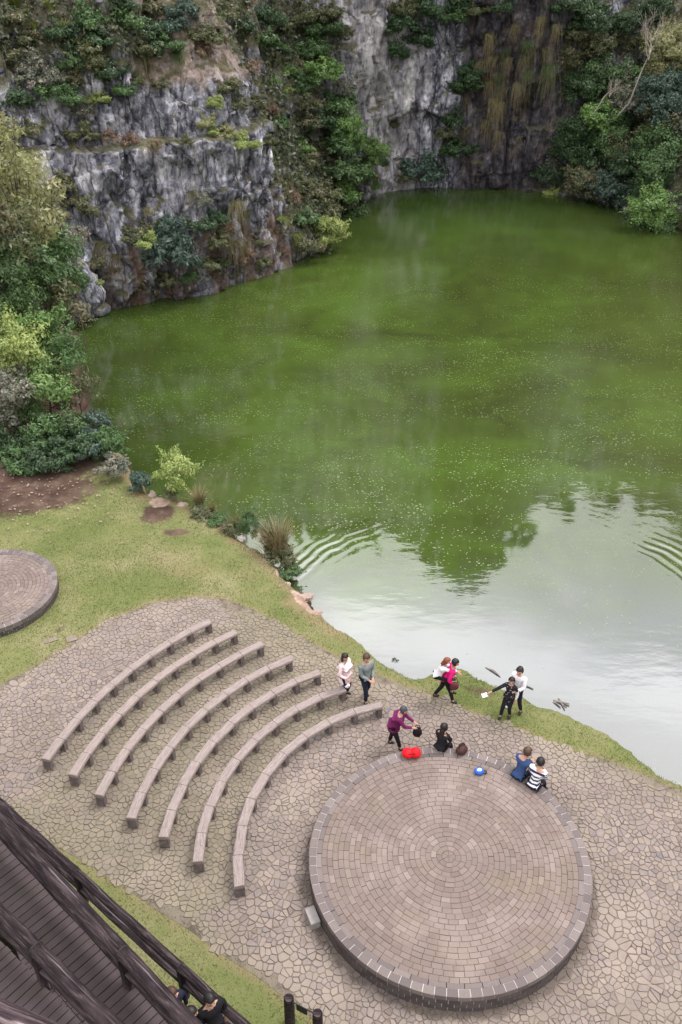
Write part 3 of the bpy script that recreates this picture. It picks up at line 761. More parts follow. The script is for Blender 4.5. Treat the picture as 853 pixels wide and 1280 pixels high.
def rock(px, py, s, label, z=0.0, m=rock_m, sc=(1, .8, .5), cliffy=False):
    if not cliffy: s *= .68
    bm = bmesh.new(); g = bmesh.ops.create_icosphere(bm, subdivisions=3, radius=1.0)
    co = np.array([v.co[:] for v in bm.verts]); sd = random.uniform(0, 50)
    a = cells(co[:, 0]*1.2+sd, co[:, 1]*1.2+co[:, 2]*.9, 5); n = fbm(co[:, 0]*1.5+sd, co[:, 1]*1.5, co[:, 2]*1.5)
    for v, k, h in zip(bm.verts, n, a[0]): v.co = Vector((v.co.x*sc[0], v.co.y*sc[1], v.co.z*sc[2]))*s*(1+.18*k+.5*(h-.5))
    o = obj('rock', bm, m); o.location = on_cliff(px, py)[0] if cliffy else at(px, py, z); o.rotation_euler = (0, 0, random.uniform(0, 6))
    tag(o, label, 'rock'); return o
rock(190, 619, .34, 'flat pale rock at the lawn corner beside the young lime tree', -.05, sc=(1.2, .8, .35))
rock(228, 632, .30, 'small pale rock on the bank just past the young lime tree', -.05)
rock(304, 672, .28, 'whitish rock at the grass edge before the dark leafy shrub', -.02, simple('white rock', (.45, .41, .38), .9, .2, 5, .2, .6))
rock(356, 735, .42, 'pinkish rock at the top of the bare clay bank', -.2)
rock(377, 748, .45, 'broad pink rock on the bare clay bank above the water', -.25, sc=(1.2, .8, .45))
rock(396, 766, .30, 'lowest pink rock of the clay bank, touching the water', -.3)
rock(335, 712, .26, 'brownish rock under the dry bush on the bank', -.15)
rock(100, 365, 1.5, 'big grey boulder leaning at the foot of the cliff by the trees', 0, greyrock, (1, .9, .8), True)
rock(90, 345, 1.3, 'grey boulder perched above the big one at the cliff foot', 0, greyrock, (.9, .9, 1.0), True)
rock(110, 388, 1.0, 'dark low boulder at the waterline below the big boulders', 0, greyrock, (1.2, .9, .6), True)
wood_m = simple('wet driftwood', (.19, .165, .15), .7, .4, 8)
def drift(px, py, L_, ang, label, n=3):
    bm = bmesh.new()
    for k in range(n):
        d = Vector((math.cos(ang+random.uniform(-.25, .25)*k), math.sin(ang+random.uniform(-.25, .25)*k), random.uniform(0, .12)))
        p = Vector((random.uniform(-.1, .1), random.uniform(-.06, .06), 0)); l2 = L_*random.uniform(.6, 1)
        tube(bm, [p-d*l2*.5, p+Vector((0, .03, .02)), p+d*l2*.5], [.028, .026, .012], 6, .1)
    o = obj('driftwood', bm, wood_m); o.location = at(px, py, -.69); tag(o, label, 'driftwood')
drift(617, 840, .55, -.8, 'dark broken branch in the shallows behind the hugging pair', 3)
drift(653, 857, .6, -.5, 'short stick afloat beside the woman in white', 2)
drift(700, 880, .6, -.7, 'tangle of driftwood sticks at the grass bank right of the hugging pair', 5)

# ------------------------------------------------------------------ timber walkways and railings
def seg_log(name, p0, p1, d, m, parent, taper=.0, bend=.004):
    p0, p1 = Vector(p0), Vector(p1); v = p1-p0; L_ = v.length; bm = bmesh.new(); n = max(3, int(L_/.25))
    tube(bm, [(L_*i/n, bend*math.sin(i*1.3), bend*math.cos(i*.9)) for i in range(n+1)], [d/2*(1+.02*math.sin(i*1.1)) for i in range(n+1)], 14, .012)
    o = obj(name, bm, m, parent); o.rotation_mode = 'QUATERNION'; o.rotation_quaternion = Vector((1, 0, 0)).rotation_difference(v.normalized()); o.location = p0-(parent.location if parent else Vector())
    return o
def railing(label, P0, P1, d, posts, low, deck, m=None, ext=(0, 0), bands=True):
    """P0, P1 ends of the top log; posts = distances along it from P0"""
    m = m or M['log']; P0, P1 = Vector(P0), Vector(P1); u = (P1-P0).normalized(); P0 = P0-u*ext[0]; P1 = P1+u*ext[1]; posts = [p+ext[0] for p in posts]
    root = empty('log_railing', (P0.x, P0.y, deck)); tag(root, label, 'railing', 'log railings of the timber walkways')
    cuts = [0]+posts+[(P1-P0).length]
    for a, b in zip(cuts[:-1], cuts[1:]):
        if b-a < .1: continue
        seg_log('top_log', P0+u*(a+.004), P0+u*(b-.004), d*random.uniform(.96, 1.04), m, root)
        seg_log('lower_log', P0+u*(a+.07)+Vector((0, 0, -low)), P0+u*(b-.07)+Vector((0, 0, -low)), d*.78, m, root)
    for p in posts:
        q = P0+u*p
        seg_log('post', (q.x, q.y, deck-.05), (q.x, q.y, q.z-d*.38), d*.95, m, root)
        if bands:
            bm = bmesh.new(); tube(bm, [-u*.012, u*.012], [d*.535, d*.535], 16)
            o = obj('band', bm, M['wire'], root); o.location = q-root.location
    return root, P0, P1, u
def along(P0, u, px, py, z):
    return (at(px, py, z)-Vector(P0)).dot(u)
z1 = 3.2; A0, A1 = at(0, 1004, z1), at(310, 1286, z1); u1 = (A1-A0).normalized()
railing('far log railing of the lower walkway, running along the grass strip', A0, A1, .18, [along(A0, u1, 96, 1092, z1), along(A0, u1, 227, 1208, z1)], .47, 2.28, ext=(5, 2.2))
z2 = 6.5; B0, B1 = at(-2, 1024, z2), at(240, 1283, z2); u2 = (B1-B0).normalized()
railing('middle log railing with cracked pale weathering, on the plaza side of the upper walkway', B0, B1, .215, [along(B0, u2, 152, 1192, z2)], .43, 5.66, ext=(3, 1.5))
D0, D1 = at(0, 1142, z2+.05), at(152, 1292, z2+.05); u3 = (D1-D0).normalized()
railing('near log railing between the two upper decks, with a wire band round its joint', D0, D1, .225, [along(D0, u3, 46, 1186, z2+.05)], .43, 5.66, ext=(3.4, 1.5))
# viewing platform handrail right below the camera
E0, E1 = at(-120, 1236, 12.6), at(120, 1335, 12.6); u4 = (E1-E0).normalized()
railing('pale weathered handrail log in the bottom corner, closest to the viewer', E0, E1, .30, [.2, 2.6], .5, 11.6, M['logpale'], ext=(1.2, 1.2), bands=False)
def deck(label, O, u, side, w0, w1, l0, l1, z, pw=.14):
    """planks across u from offset w0 to w1 (towards side)"""
    O = Vector((O[0], O[1], z)); u = Vector((u[0], u[1], 0)).normalized(); s = Vector((side[0], side[1], 0)).normalized()
    root = empty('timber_walkway', O, math.atan2(u.y, u.x)); tag(root, label, 'walkway')
    sg = 1 if s.dot(Vector((-u.y, u.x, 0))) > 0 else -1
    bm = bmesh.new(); x = l0
    while x < l1:
        box(bm, (x+pw/2, sg*(w0+w1)/2+random.uniform(-.01, .01), -.02+random.uniform(-.004, .004)), (pw-.012, w1-w0, .04), None, .004, 1); x += pw
    obj('deck', bm, M['plank'], root)
    for w in (w0+.12, w1-.12):
        bm = bmesh.new(); box(bm, ((l0+l1)/2, sg*w, -.14), (l1-l0, .12, .19)); obj('beam', bm, M['log'], root)
        k = l0+.6
        while k < l1:
            bm = bmesh.new(); tube(bm, [(k, sg*w, -.2), (k, sg*w, -z-.2)], [.1, .1], 10); obj('support_post', bm, M['log'], root); k += 3.0
    return root
side = (-u1.y, u1.x) if Vector((-u1.y, u1.x)).dot(Vector((-1, -1))) > 0 else (u1.y, -u1.x)
deck('lower timber walkway with dark cross planks beside the grass strip, people on it', A0, u1, side, .12, 1.55, -5, 9.2, 2.28)
deck('upper timber walkway with dark planks between the two thick log railings', B0, u2, side, -.14, .80, -3, 5, 5.66)
deck('upper deck of worn dark planks in the bottom corner behind the near log railing', D0, u3, side, .06, 1.75, -3, 5, 5.72)

post_m = M['log']
for px, py, lb in ((361, 1247, 'taller round black timber post standing in the grass strip'), (397, 1266, 'round black timber post beside the paving, the one nearer the stage')):
    p = at(px, py, 1.0); bm = bmesh.new()
    tube(bm, [(0, 0, -.1), (0, 0, .5), (0, 0, .97), (0, 0, 1.0)], [.108, .105, .102, .085], 16, .01)
    o = obj('timber_post', bm, post_m); o.location = (p.x, p.y, 0); tag(o, lb, 'post')
pa, pb_ = at(361, 1247, 1.0), at(397, 1266, 1.0); mid = pa.lerp(pb_, .45)
root = empty('sign_board', (mid.x, mid.y, .8), math.atan2(pb_.y-pa.y, pb_.x-pa.x)); tag(root, 'small dark board hung between the two round timber posts', 'sign board')
blk_m = simple('dark board', (.02, .02, .022), .6)
bm = bmesh.new(); box(bm, (0, 0, 0), (.24, .025, .2), None, .006); obj('board', bm, blk_m, root)
bm = bmesh.new(); hd = (pb_-pa).length/2; tube(bm, [(-hd*.98, 0, .11), (hd*1.0, 0, .11)], [.012, .012], 8); obj('hanging_rod', bm, blk_m, root)

# ------------------------------------------------------------------ plants
def leaf_cloud(seed, clumps, per, leaf, flat=.85, core=.5, elong=1.7, low=-.75, updir=.4, rough=1.0):
    g = np.random.default_rng(seed); cs = []
    while len(cs) < clumps:
        d = g.normal(size=3); d /= np.linalg.norm(d)
        if d[2] < low: continue
        cs.append(d*(core+(1-core)*g.random()**.6)*np.array([1, 1, flat])*(.72+.2*g.normal()*.5*rough))
    cs = np.array(cs); V = []; cl = []
    for c in cs:
        rc = g.uniform(.12, .34); n = int(per*g.uniform(.6, 1.3)*(rc/.3)**2)
        d = g.normal(size=(n, 3)); d /= np.linalg.norm(d, axis=1)[:, None]
        p = c+d*(rc*g.random((n, 1))**.45)*np.array([1, 1, .75])
        nor = d*.8+np.array([0, 0, updir])+g.normal(size=(n, 3))*.55+c*.5; nor /= np.linalg.norm(nor, axis=1)[:, None]
        t = np.cross(nor, g.normal(size=(n, 3))); t /= np.linalg.norm(t, axis=1)[:, None]
        b = np.cross(nor, t); s = leaf*g.uniform(.7, 1.45)*g.uniform(.6, 1.4, (n, 1))
        droop = np.array([0, 0, -1.])*s*.25
        q = np.stack([p-t*s*elong*.5, p+b*s*.42, p+t*s*elong*.5+droop, p-b*s*.42], 1)
        V.append(q.reshape(-1, 3)); cl.append(np.full(n*4, g.random()))
    # loose shoots that break the outline
    ns = int(clumps*.9)
    for k in range(ns):
        c = cs[g.integers(len(cs))]; d = c/np.linalg.norm(c)+g.normal(size=3)*.35+np.array([0, 0, .25]); d /= np.linalg.norm(d)
        m = max(5, int(per*.10)); tt = g.random((m, 1))
        p = c+d*(.05+tt*g.uniform(.2, .48))+np.array([0, 0, -1.])*tt**2*.06+g.normal(size=(m, 3))*.022
        nor = g.normal(size=(m, 3))*.7+np.array([0, 0, .8])+d*.3; nor /= np.linalg.norm(nor, axis=1)[:, None]
        t = np.cross(nor, g.normal(size=(m, 3))); t /= np.linalg.norm(t, axis=1)[:, None]; b = np.cross(nor, t); s = leaf*g.uniform(.7, 1.3, (m, 1))
        V.append(np.stack([p-t*s*elong*.5, p+b*s*.42, p+t*s*elong*.5, p-b*s*.42], 1).reshape(-1, 3)); cl.append(np.full(m*4, g.random()))
    return np.vstack(V), np.concatenate(cl)
def leaf_mesh(name, *a, **k):
    V, c = leaf_cloud(*a, **k); n = len(V)//4
    me = mesh_np(name, V, np.arange(n*4).reshape(n, 4)); attr(me, 'clump', c); me.materials.append(L['green'])
    return me
CROWN = [leaf_mesh('crown', 100+i, 54, 190, .046, flat=.85) for i in range(3)] + [leaf_mesh('crown', 110+i, 64, 170, .042, flat=1.05, core=.35, rough=1.5) for i in range(2)]
OPEN = [leaf_mesh('crown', 120+i, 34, 120, .038, flat=.85, core=.4, elong=2.3, updir=.1, rough=1.6) for i in range(3)]
SHRUB = [leaf_mesh('shrub', 130+i, 34, 165, .066, flat=.8, low=-.5, rough=1.8) for i in range(4)]
SPRAY = [leaf_mesh('shrub', 140+i, 40, 120, .07, flat=.9, elong=3.4, low=-.5, updir=.2) for i in range(2)]
WISP = [leaf_mesh('shrub', 150+i, 28, 75, .055, flat=.85, low=-.4, elong=2.2) for i in range(3)]
def set_mat(o, m):
    o.material_slots[0].link = 'OBJECT'; o.material_slots[0].material = m
def tuft_mesh(seed, n, hang=True, wid=.016, spread=.25, up=.25):
    g = np.random.default_rng(seed); V = []; Al = []; F = []
    for k in range(n):
        x = g.normal()*spread; ln_ = g.uniform(.25, 1.1) if hang else g.uniform(.55, 1.1); w_ = wid*g.uniform(.7, 1.3); out = g.uniform(.1, .35); lift = g.uniform(.0, up); sway = g.normal()*(.26 if hang else .14); st = 6
        a = g.uniform(0, 2*math.pi); b0 = len(V)
        for i in range(st+1):
            t = i/st
            if hang:
                p = np.array([x*(.55+.3*t)+sway*t, -out*math.sin(min(1, t*1.6)*1.57)+g.normal()*.01, lift*math.sin(t*3.14*.6)*1.2-ln_*t**1.6])
                sd = np.array([1, 0, 0])
            else:
                r_ = out*1.6*t**1.8
                p = np.array([g.normal()*.01+math.cos(a)*(r_+spread*.35*g.random()*0+abs(x)*.4), math.sin(a)*(r_+abs(x)*.4), ln_*(t-.35*(t**3)*out*2)])
                sd = np.array([-math.sin(a), math.cos(a), 0])
            ww = w_*(1-.85*t)
            V += [p-sd*ww, p+sd*ww]; Al += [t, t]
            if i: F.append((b0+2*i-2, b0+2*i-1, b0+2*i+1, b0+2*i))
    me = mesh_np('grass_tuft', np.array(V), np.array(F)); attr(me, 'along', Al); me.materials.append(T['straw']); return me
HANG = [tuft_mesh(200+i, 64, True, .011, .34) for i in range(3)]
UPR = [tuft_mesh(210+i, 150, False, .014, .2) for i in range(2)]
FERN = [tuft_mesh(220+i, 46, False, .045, .12) for i in range(2)]

# ---- trunks
def trunk_mesh(seed, h, r0, limbs, spread):
    rd = random.Random(seed); bm = bmesh.new()
    pts = [Vector((0, 0, -.35))]; d = Vector((rd.uniform(-.15, .15), rd.uniform(-.15, .15), 1)); n = 6
    for i in range(n):
        d = (d+Vector((rd.uniform(-.15, .15), rd.uniform(-.15, .15), 0))).normalized(); pts.append(pts[-1]+d*(h+.35)/n)
    tube(bm, pts, [r0*(1-.7*i/n) for i in range(n+1)], 8, .06)
    for k in range(limbs):
        i = rd.randint(n//2, n); p = pts[i]; a = rd.uniform(0, 6.28); q = [p]
        dd = Vector((math.cos(a), math.sin(a), rd.uniform(.3, 1.0))).normalized()
        for j in range(4):
            q.append(q[-1]+dd*spread/4); dd = (dd+Vector((rd.uniform(-.25, .25), rd.uniform(-.25, .25), rd.uniform(-.05, .2)))).normalized()
        tube(bm, q, [r0*.42*(1-.2*j) for j in range(5)], 6, .05)
    me = bpy.data.meshes.new('trunk'); bm.to_mesh(me); bm.free(); me.materials.append(M['bark']); return me
TRUNK = [trunk_mesh(i, 1.0, .045, 7, .55) for i in range(4)]     # unit height, scaled per tree

def gz_at(x, y):
    return float(ground_z(np.array([[x, y]]))[0][0])
def tree(base, top, dia, leaf, protos, label, group=None, flat=1.0, trunk_m=None, name='tree'):
    """base: foot point; top: centre of the crown; dia: crown width in metres"""
    base, top = Vector(base), Vector(top)
    root = empty(name, base, random.uniform(0, 6.28)); tag(root, label, 'tree', group)
    h = max(.6, top.z-base.z)
    t = link(bpy.data.objects.new('trunk', random.choice(TRUNK)), root); t.scale = (max(.35, dia*.42), max(.35, dia*.42), h)
    if trunk_m: set_mat(t, trunk_m)
    c = link(bpy.data.objects.new('crown', random.choice(protos)), root); set_mat(c, L[leaf])
    off = Quaternion((0, 0, 1), -root.rotation_euler.z) @ (top-base); c.location = off
    s = dia/2; c.scale = (s*random.uniform(.92, 1.1), s*random.uniform(.92, 1.1), s*flat*random.uniform(.9, 1.1)); c.rotation_euler = (random.uniform(-.2, .2), random.uniform(-.2, .2), 0)
    return root

# ---- trees of the left bank (near the lawn), in front of the cliff
FARW = 'trees crowding the left bank'
for px, py, Y, dia, leaf, protos, lb in [
    (4, 190, 38, 4.6, 'yellow', OPEN, 'tall tree with sparse yellowing leaves cut by the left edge of the photo'),
    (22, 250, 39, 4.6, 'yellow', OPEN, 'thin crowned yellow olive tree standing against the grey cliff'),
    (-6, 285, 37, 5.0, 'olive', OPEN, 'olive brown tree below the tall yellowing one at the edge'),
    (52, 272, 42.5, 4.0, 'olive', OPEN, 'open olive bush tree where the left bank meets the rock'),
    (80, 300, 44.5, 2.8, 'grey', OPEN, 'greyish twiggy tree touching the cliff above the boulders'),
    (48, 335, 40.5, 4.6, 'green', CROWN, 'dense rounded tree half way down the left bank'),
    (12, 360, 37, 4.4, 'green', CROWN, 'mid green tree below the olive one at the left edge'),
    (72, 385, 39, 3.6, 'olive', OPEN, 'grey olive tree overhanging the lake under the boulders'),
    (36, 405, 36.5, 3.8, 'bright', CROWN, 'full leafy green tree in the middle of the left bank'),
    (22, 440, 35, 3.4, 'lime', CROWN, 'fresh lime green crown standing out of the left bank'),
    (74, 440, 36, 3.2, 'green', OPEN, 'loose green tree leaning over the water edge'),
    (2, 500, 33.2, 3.4, 'grey', CROWN, 'feathery grey green tree by the left edge above the bare soil'),
    (50, 478, 34.5, 3.4, 'bright', CROWN, 'broad fresh green tree behind the bare earth patch'),
    (95, 490, 35, 2.6, 'olive', OPEN, 'olive leaved tree on the shoreline of the left bank'),
    (40, 540, 33, 3.0, 'green', CROWN, 'shaded rounded tree low on the left bank'),
    (85, 535, 33.5, 2.8, 'green', CROWN, 'rounded tree between the shaded one and the water'),
    (112, 535, 33.8, 2.2, 'blue', CROWN, 'bluish broad leaved tree at the tip of the left thicket'),
    (5, 570, 31.8, 2.4, 'dark', CROWN, 'dark bush tree at the edge of the bare soil'),
]:
    c = at_y(px, py, Y); fx_ = c.x*.98-.2; tree((fx_, Y+.2, gz_at(fx_, Y+.2)), c, dia, leaf, protos, lb, FARW, 1.1)
def shrub(p, dia, leaf, protos, label, group=None, flat=1.0, name='shrub', rz=None, cat='shrub'):
    o = link(bpy.data.objects.new(name, random.choice(protos))); set_mat(o, L[leaf])
    o.location = p; s = dia/2; o.scale = (s*random.uniform(.9, 1.12), s*random.uniform(.9, 1.12), s*flat*random.uniform(.9, 1.1))
    o.rotation_euler = (random.uniform(-.15, .15), random.uniform(-.15, .15), random.uniform(0, 6.28) if rz is None else rz)
    return tag(o, label, cat, group)
for px, py, z, dia, leaf, protos, lb, fl in [
    (62, 572, .55, 1.9, 'dark', SHRUB, 'dark low shrub behind the bare soil patch', .9), (28, 576, .5, 1.6, 'green', SHRUB, 'green shrub at the back of the bare soil', .9),
    (98, 564, .6, 1.7, 'dark', SHRUB, 'dark shrub where bare soil meets the thicket', 1.0), (122, 556, .7, 1.6, 'blue', SHRUB, 'broad leaved bluish shrub over the lake corner', 1.0),
    (143, 582, .55, 1.1, 'grey', SHRUB, 'pale grey flowering shrub at the end of the thicket', 1.0), (135, 555, .9, 1.3, 'green', SPRAY, 'loose leafy shoots above the grey flowering shrub', 1.0),
    (174, 603, .35, .75, 'blue', SPRAY, 'small blue green shrub between thicket and young lime tree', 1.1), (214, 617, .25, .6, 'olive', SHRUB, 'low olive shrub at the foot of the young lime tree', .8),
    (313, 655, .45, .8, 'green', CROWN, 'dark green leafy bush on the bank among dry grasses', 1.6), (252, 640, .12, .8, 'olive', SHRUB, 'sprawling olive scrub on the bank beyond the lawn corner', .7),
    (272, 650, .12, .7, 'green', SHRUB, 'low green weeds on the bank before the leafy bush', .7), (292, 660, .15, .7, 'olive', SHRUB, 'dull olive scrub on the bank left of the leafy bush', .8),
    (352, 698, -.1, 1.1, 'olive', SHRUB, 'dry olive scrub at the water end of the bank', .9), (362, 716, -.35, .8, 'green', SHRUB, 'green weeds hanging over the ripples', .8),
    (383, 749, -.3, .4, 'brown', WISP, 'tiny dry twig bush on the pink clay bank', .9), (494, 826, -.05, .2, 'dark', WISP, 'tiny dark weed on the grass edge near the couple', .8)]:
    shrub(at(px, py, z), dia*1.35, leaf, protos, lb, None, fl)
c = at_y(216, 588, 29.2); tree((c.x, 29.2, -.15), (c.x, 29.2, c.z), 2.0, 'lime', CROWN, 'young pale lime green tree alone at the lawn corner by the water', None, 1.15)
def tuft(p, s, m, protos, label, group=None, rz=0, rx=0, name='grass_tuft', cat='grass tuft', wx=1.0):
    o = link(bpy.data.objects.new(name, random.choice(protos))); set_mat(o, T[m]); o.location = p
    o.scale = (s*wx*random.uniform(.9, 1.1), s, s*random.uniform(.9, 1.1)); o.rotation_euler = (rx, 0, rz); return tag(o, label, cat, group, 'thing')
for px, py, z, s, m, pr, lb in [
    (342, 682, -.1, 1.4, 'reed', UPR, 'grey green reed clump beside the dark leafy bush'), (330, 672, -.05, .7, 'reed', UPR, 'shorter reeds behind the dark leafy bush'),
    (350, 697, -.3, 1.5, 'straw', UPR, 'big straw coloured grass clump at the ripples'), (337, 692, -.2, 1.2, 'straw', UPR, 'straw grass on the bank under the reeds'),
    (250, 636, -.15, 1.1, 'straw', UPR, 'dry grass clump nearest the young lime tree'), (265, 645, -.15, .6, 'olive', UPR, 'olive grass clump on the middle of the bank'),
    (297, 664, -.15, .7, 'olive', UPR, 'olive grass clump just left of the leafy bush'), (358, 708, -.4, .8, 'olive', UPR, 'drooping grass over the water before the clay bank')]:
    tuft(at(px, py, z), s, m, pr, lb, None, random.uniform(0, 6))

# ---- shrubs and tufts on the cliffs: (pixel, pixel, width in pixels, leaf, kind)
WORD = dict(dark='dark green', green='mid green', bright='bright green', lime='lime green', yellow='yellowish', olive='olive', blue='bluish green', grey='grey twiggy', brown='dry brown')
def cliff_shrub(px, py, w, leaf, place, group, protos=None, label=None, flat=.95, out=.35):
    loc, nor, zc = on_cliff(px, py)
    if loc is None: return
    dia = w*zc/FOC*.98; protos = protos or (WISP if leaf in ('grey', 'brown') else SHRUB)
    shrub(loc+Vector((nor.x, nor.y, 0)).normalized()*dia*.5*out, dia, leaf, protos, label or f'{WORD[leaf]} shrub {place}', group, flat)
UL = ('rooted on the upper left cliff above the rock ledge', 'shrubs on the upper left cliff')
for px, py, w, leaf in [(75, 38, 54, 'dark'), (112, 22, 58, 'green'), (92, 58, 46, 'dark'), (130, 48, 52, 'dark'), (160, 28, 56, 'green'), (183, 40, 56, 'dark'),
        (212, 30, 60, 'blue'), (226, 12, 50, 'blue'), (205, 55, 50, 'green'), (172, 62, 46, 'olive'), (150, 8, 50, 'dark'), (40, 50, 50, 'olive'),
        (60, 112, 60, 'green'), (82, 120, 46, 'green'), (95, 98, 44, 'olive'), (125, 122, 36, 'lime'), (145, 88, 46, 'dark'), (150, 112, 38, 'green'), (20, 128, 52, 'dark'), (170, 100, 30, 'olive'),
        (30, 98, 56, 'grey'), (50, 78, 54, 'grey'), (106, 136, 44, 'grey'), (132, 36, 34, 'grey'), (70, 95, 44, 'grey'), (200, 104, 30, 'olive'), (190, 65, 40, 'dark'), (110, 62, 40, 'olive'),
        (5, 70, 50, 'olive'), (10, 20, 50, 'olive'), (190, 8, 46, 'olive'), (120, 78, 40, 'olive'), (85, 78, 40, 'green')]:
    cliff_shrub(px, py, w, leaf, *UL)
LE = ('growing along the rock ledge of the left cliff', 'shrubs along the cliff ledge')
for px, py, w, leaf in [(106, 166, 44, 'olive'), (135, 172, 34, 'brown'), (165, 176, 30, 'brown'), (40, 160, 40, 'olive'), (258, 152, 34, 'yellow'), (285, 168, 36, 'yellow'), (308, 178, 44, 'lime'), (262, 165, 26, 'lime'),
        (230, 176, 26, 'olive'), (330, 176, 30, 'olive'), (345, 152, 34, 'green'), (198, 180, 24, 'brown')]:
    cliff_shrub(px, py, w, leaf, *LE)
UM = ('on the pinkish broken rock at the top of the left cliff', 'shrubs on the pinkish rock')
for px, py, w, leaf in [(246, 44, 42, 'olive'), (264, 46, 40, 'olive'), (300, 30, 44, 'dark'), (326, 24, 52, 'dark'), (330, 50, 44, 'green'), (290, 14, 44, 'olive'), (350, 60, 30, 'green'),
        (338, 100, 28, 'bright'), (356, 88, 30, 'bright'), (357, 110, 26, 'lime'), (285, 110, 42, 'olive'), (298, 130, 40, 'olive'), (320, 128, 42, 'olive'), (312, 85, 36, 'brown'), (335, 140, 34, 'brown'), (270, 128, 30, 'lime'),
        (350, 30, 36, 'olive'), (250, 62, 30, 'brown'), (340, 75, 26, 'olive')]:
    cliff_shrub(px, py, w, leaf, *UM)
LO = ('in the tangle along the foot of the left cliff', 'shrubs at the foot of the left cliff')
for px, py, w, leaf in [(155, 298, 44, 'olive'), (186, 284, 40, 'olive'), (242, 282, 44, 'dark'), (250, 250, 36, 'grey'), (266, 300, 44, 'olive'), (270, 272, 40, 'dark'), (330, 326, 30, 'olive'),
        (116, 328, 34, 'olive'), (212, 348, 34, 'olive'), (120, 352, 26, 'lime'), (255, 330, 34, 'olive'), (285, 285, 36, 'brown'), (178, 300, 36, 'lime'), (105, 262, 40, 'olive'), (85, 250, 50, 'olive'), (305, 320, 34, 'brown'),
        (240, 345, 30, 'green'), (320, 300, 30, 'olive'), (140, 340, 26, 'brown'), (195, 325, 30, 'brown'), (275, 330, 28, 'dark'), (70, 225, 46, 'olive')]:
    cliff_shrub(px, py, w, leaf, *LO)
cliff_shrub(222, 306, 70, 'blue', '', None, SPRAY, 'big bluish fern like shrub at the foot of the left cliff', 1.05, .5)
cliff_shrub(206, 285, 44, 'blue', '', None, SPRAY, 'upper bluish shoot over the big fern like shrub', 1.1, .5)
GU = ('in the green gully between the left and the back cliff', 'bushes in the green gully')
for px, py, w, leaf in [(372, 18, 56, 'olive'), (396, 34, 56, 'green'), (412, 16, 46, 'olive'), (384, 60, 50, 'green'), (402, 84, 60, 'bright'), (380, 104, 50, 'green'), (410, 128, 60, 'green'), (395, 150, 56, 'dark'), (380, 150, 40, 'olive'),
        (402, 180, 60, 'green'), (412, 212, 66, 'green'), (386, 238, 60, 'olive'), (425, 240, 56, 'bright'), (376, 268, 52, 'green'), (386, 305, 44, 'olive'), (430, 266, 44, 'green'), (452, 172, 36, 'green'), (460, 198, 40, 'dark'),
        (380, 200, 44, 'olive'), (368, 225, 40, 'olive'), (365, 245, 40, 'brown'), (440, 215, 50, 'green'), (405, 262, 56, 'olive'), (445, 235, 40, 'olive'), (370, 130, 40, 'olive'), (365, 80, 40, 'olive'), (432, 40, 26, 'olive'), (430, 110, 36, 'grey'), (455, 222, 30, 'brown')]:
    cliff_shrub(px, py, w, leaf, *GU, out=.7)
cliff_shrub(434, 160, 60, 'bright', '', None, CROWN, 'bright green rounded tree top at the right of the gully', 1.1, 1.3)
cliff_shrub(446, 190, 44, 'bright', '', None, CROWN, 'lower bright green bough beside the pale back cliff', 1.0, 1.3)
cliff_shrub(376, 182, 34, 'bright', '', None, SHRUB, 'small vivid green bush on the corner of the left cliff', .9, .8)
cliff_shrub(402, 284, 54, 'lime', '', None, SPRAY, 'yellow lime bush hanging over the lake below the gully', .9, .9)
BA = ('clinging to the high back cliff', 'bushes on the back cliff')
for px, py, w, leaf in [(504, 30, 56, 'dark'), (522, 48, 50, 'dark'), (500, 66, 44, 'dark'), (542, 14, 60, 'dark'), (575, 8, 50, 'dark'), (508, 10, 50, 'olive'), (560, 20, 40, 'green'),
        (580, 108, 54, 'dark'), (572, 148, 48, 'dark'), (586, 88, 40, 'dark'), (556, 166, 34, 'olive'), (575, 184, 44, 'dark'), (560, 190, 34, 'green'), (730, 14, 60, 'dark'), (700, 10, 44, 'dark'), (748, 30, 40, 'green'),
        (505, 220, 36, 'olive'), (548, 212, 40, 'dark'), (640, 6, 40, 'dark'), (600, 12, 36, 'olive'), (715, 42, 44, 'olive'), (470, 232, 22, 'bright'), (492, 155, 22, 'olive')]:
    cliff_shrub(px, py, w, leaf, *BA)
cliff_shrub(525, 205, 58, 'blue', '', None, SHRUB, 'rounded dusty bluish bush at the water foot of the back cliff', 1.1, .8)
# hanging grass on the cliffs
def hang(px, py, w, ln, m, label, group):
    loc, nor, zc = on_cliff(px, py)
    if loc is None: return
    s = ln*zc/FOC; rz = math.atan2(nor.y, nor.x)+math.pi/2
    tuft(loc+nor*.15, s, m, HANG, label, group, rz, 0, 'hanging_grass', 'hanging grass', (w/ln)*.85)
for m, pl_ in dict(straw=[(622, 70, 22, 55), (592, 158, 18, 48), (610, 40, 16, 46), (648, 105, 14, 44), (616, 122, 20, 60), (634, 110, 16, 44), (678, 62, 18, 40), (668, 120, 12, 44), (610, 100, 14, 36), (702, 70, 14, 34), (660, 70, 16, 42), (642, 70, 14, 40), (628, 128, 12, 34), (604, 78, 14, 40), (650, 30, 12, 36), (680, 20, 16, 40), (626, 165, 14, 34), (695, 28, 14, 34), (590, 120, 10, 30), (655, 170, 10, 30), (612, 150, 12, 36)],
                   green=[(655, 52, 26, 50), (688, 82, 24, 56), (704, 88, 26, 58), (675, 78, 26, 44), (640, 62, 18, 40), (664, 90, 18, 40), (628, 92, 14, 38)]).items():
    for px, py, w, ln in pl_:
        hang(px, py, w, ln, m, {'straw': 'straw coloured grass hanging down the dark wet back cliff', 'green': 'green topped grass tuft hanging on the dark wet back cliff'}[m], 'grass hanging on the back cliff')
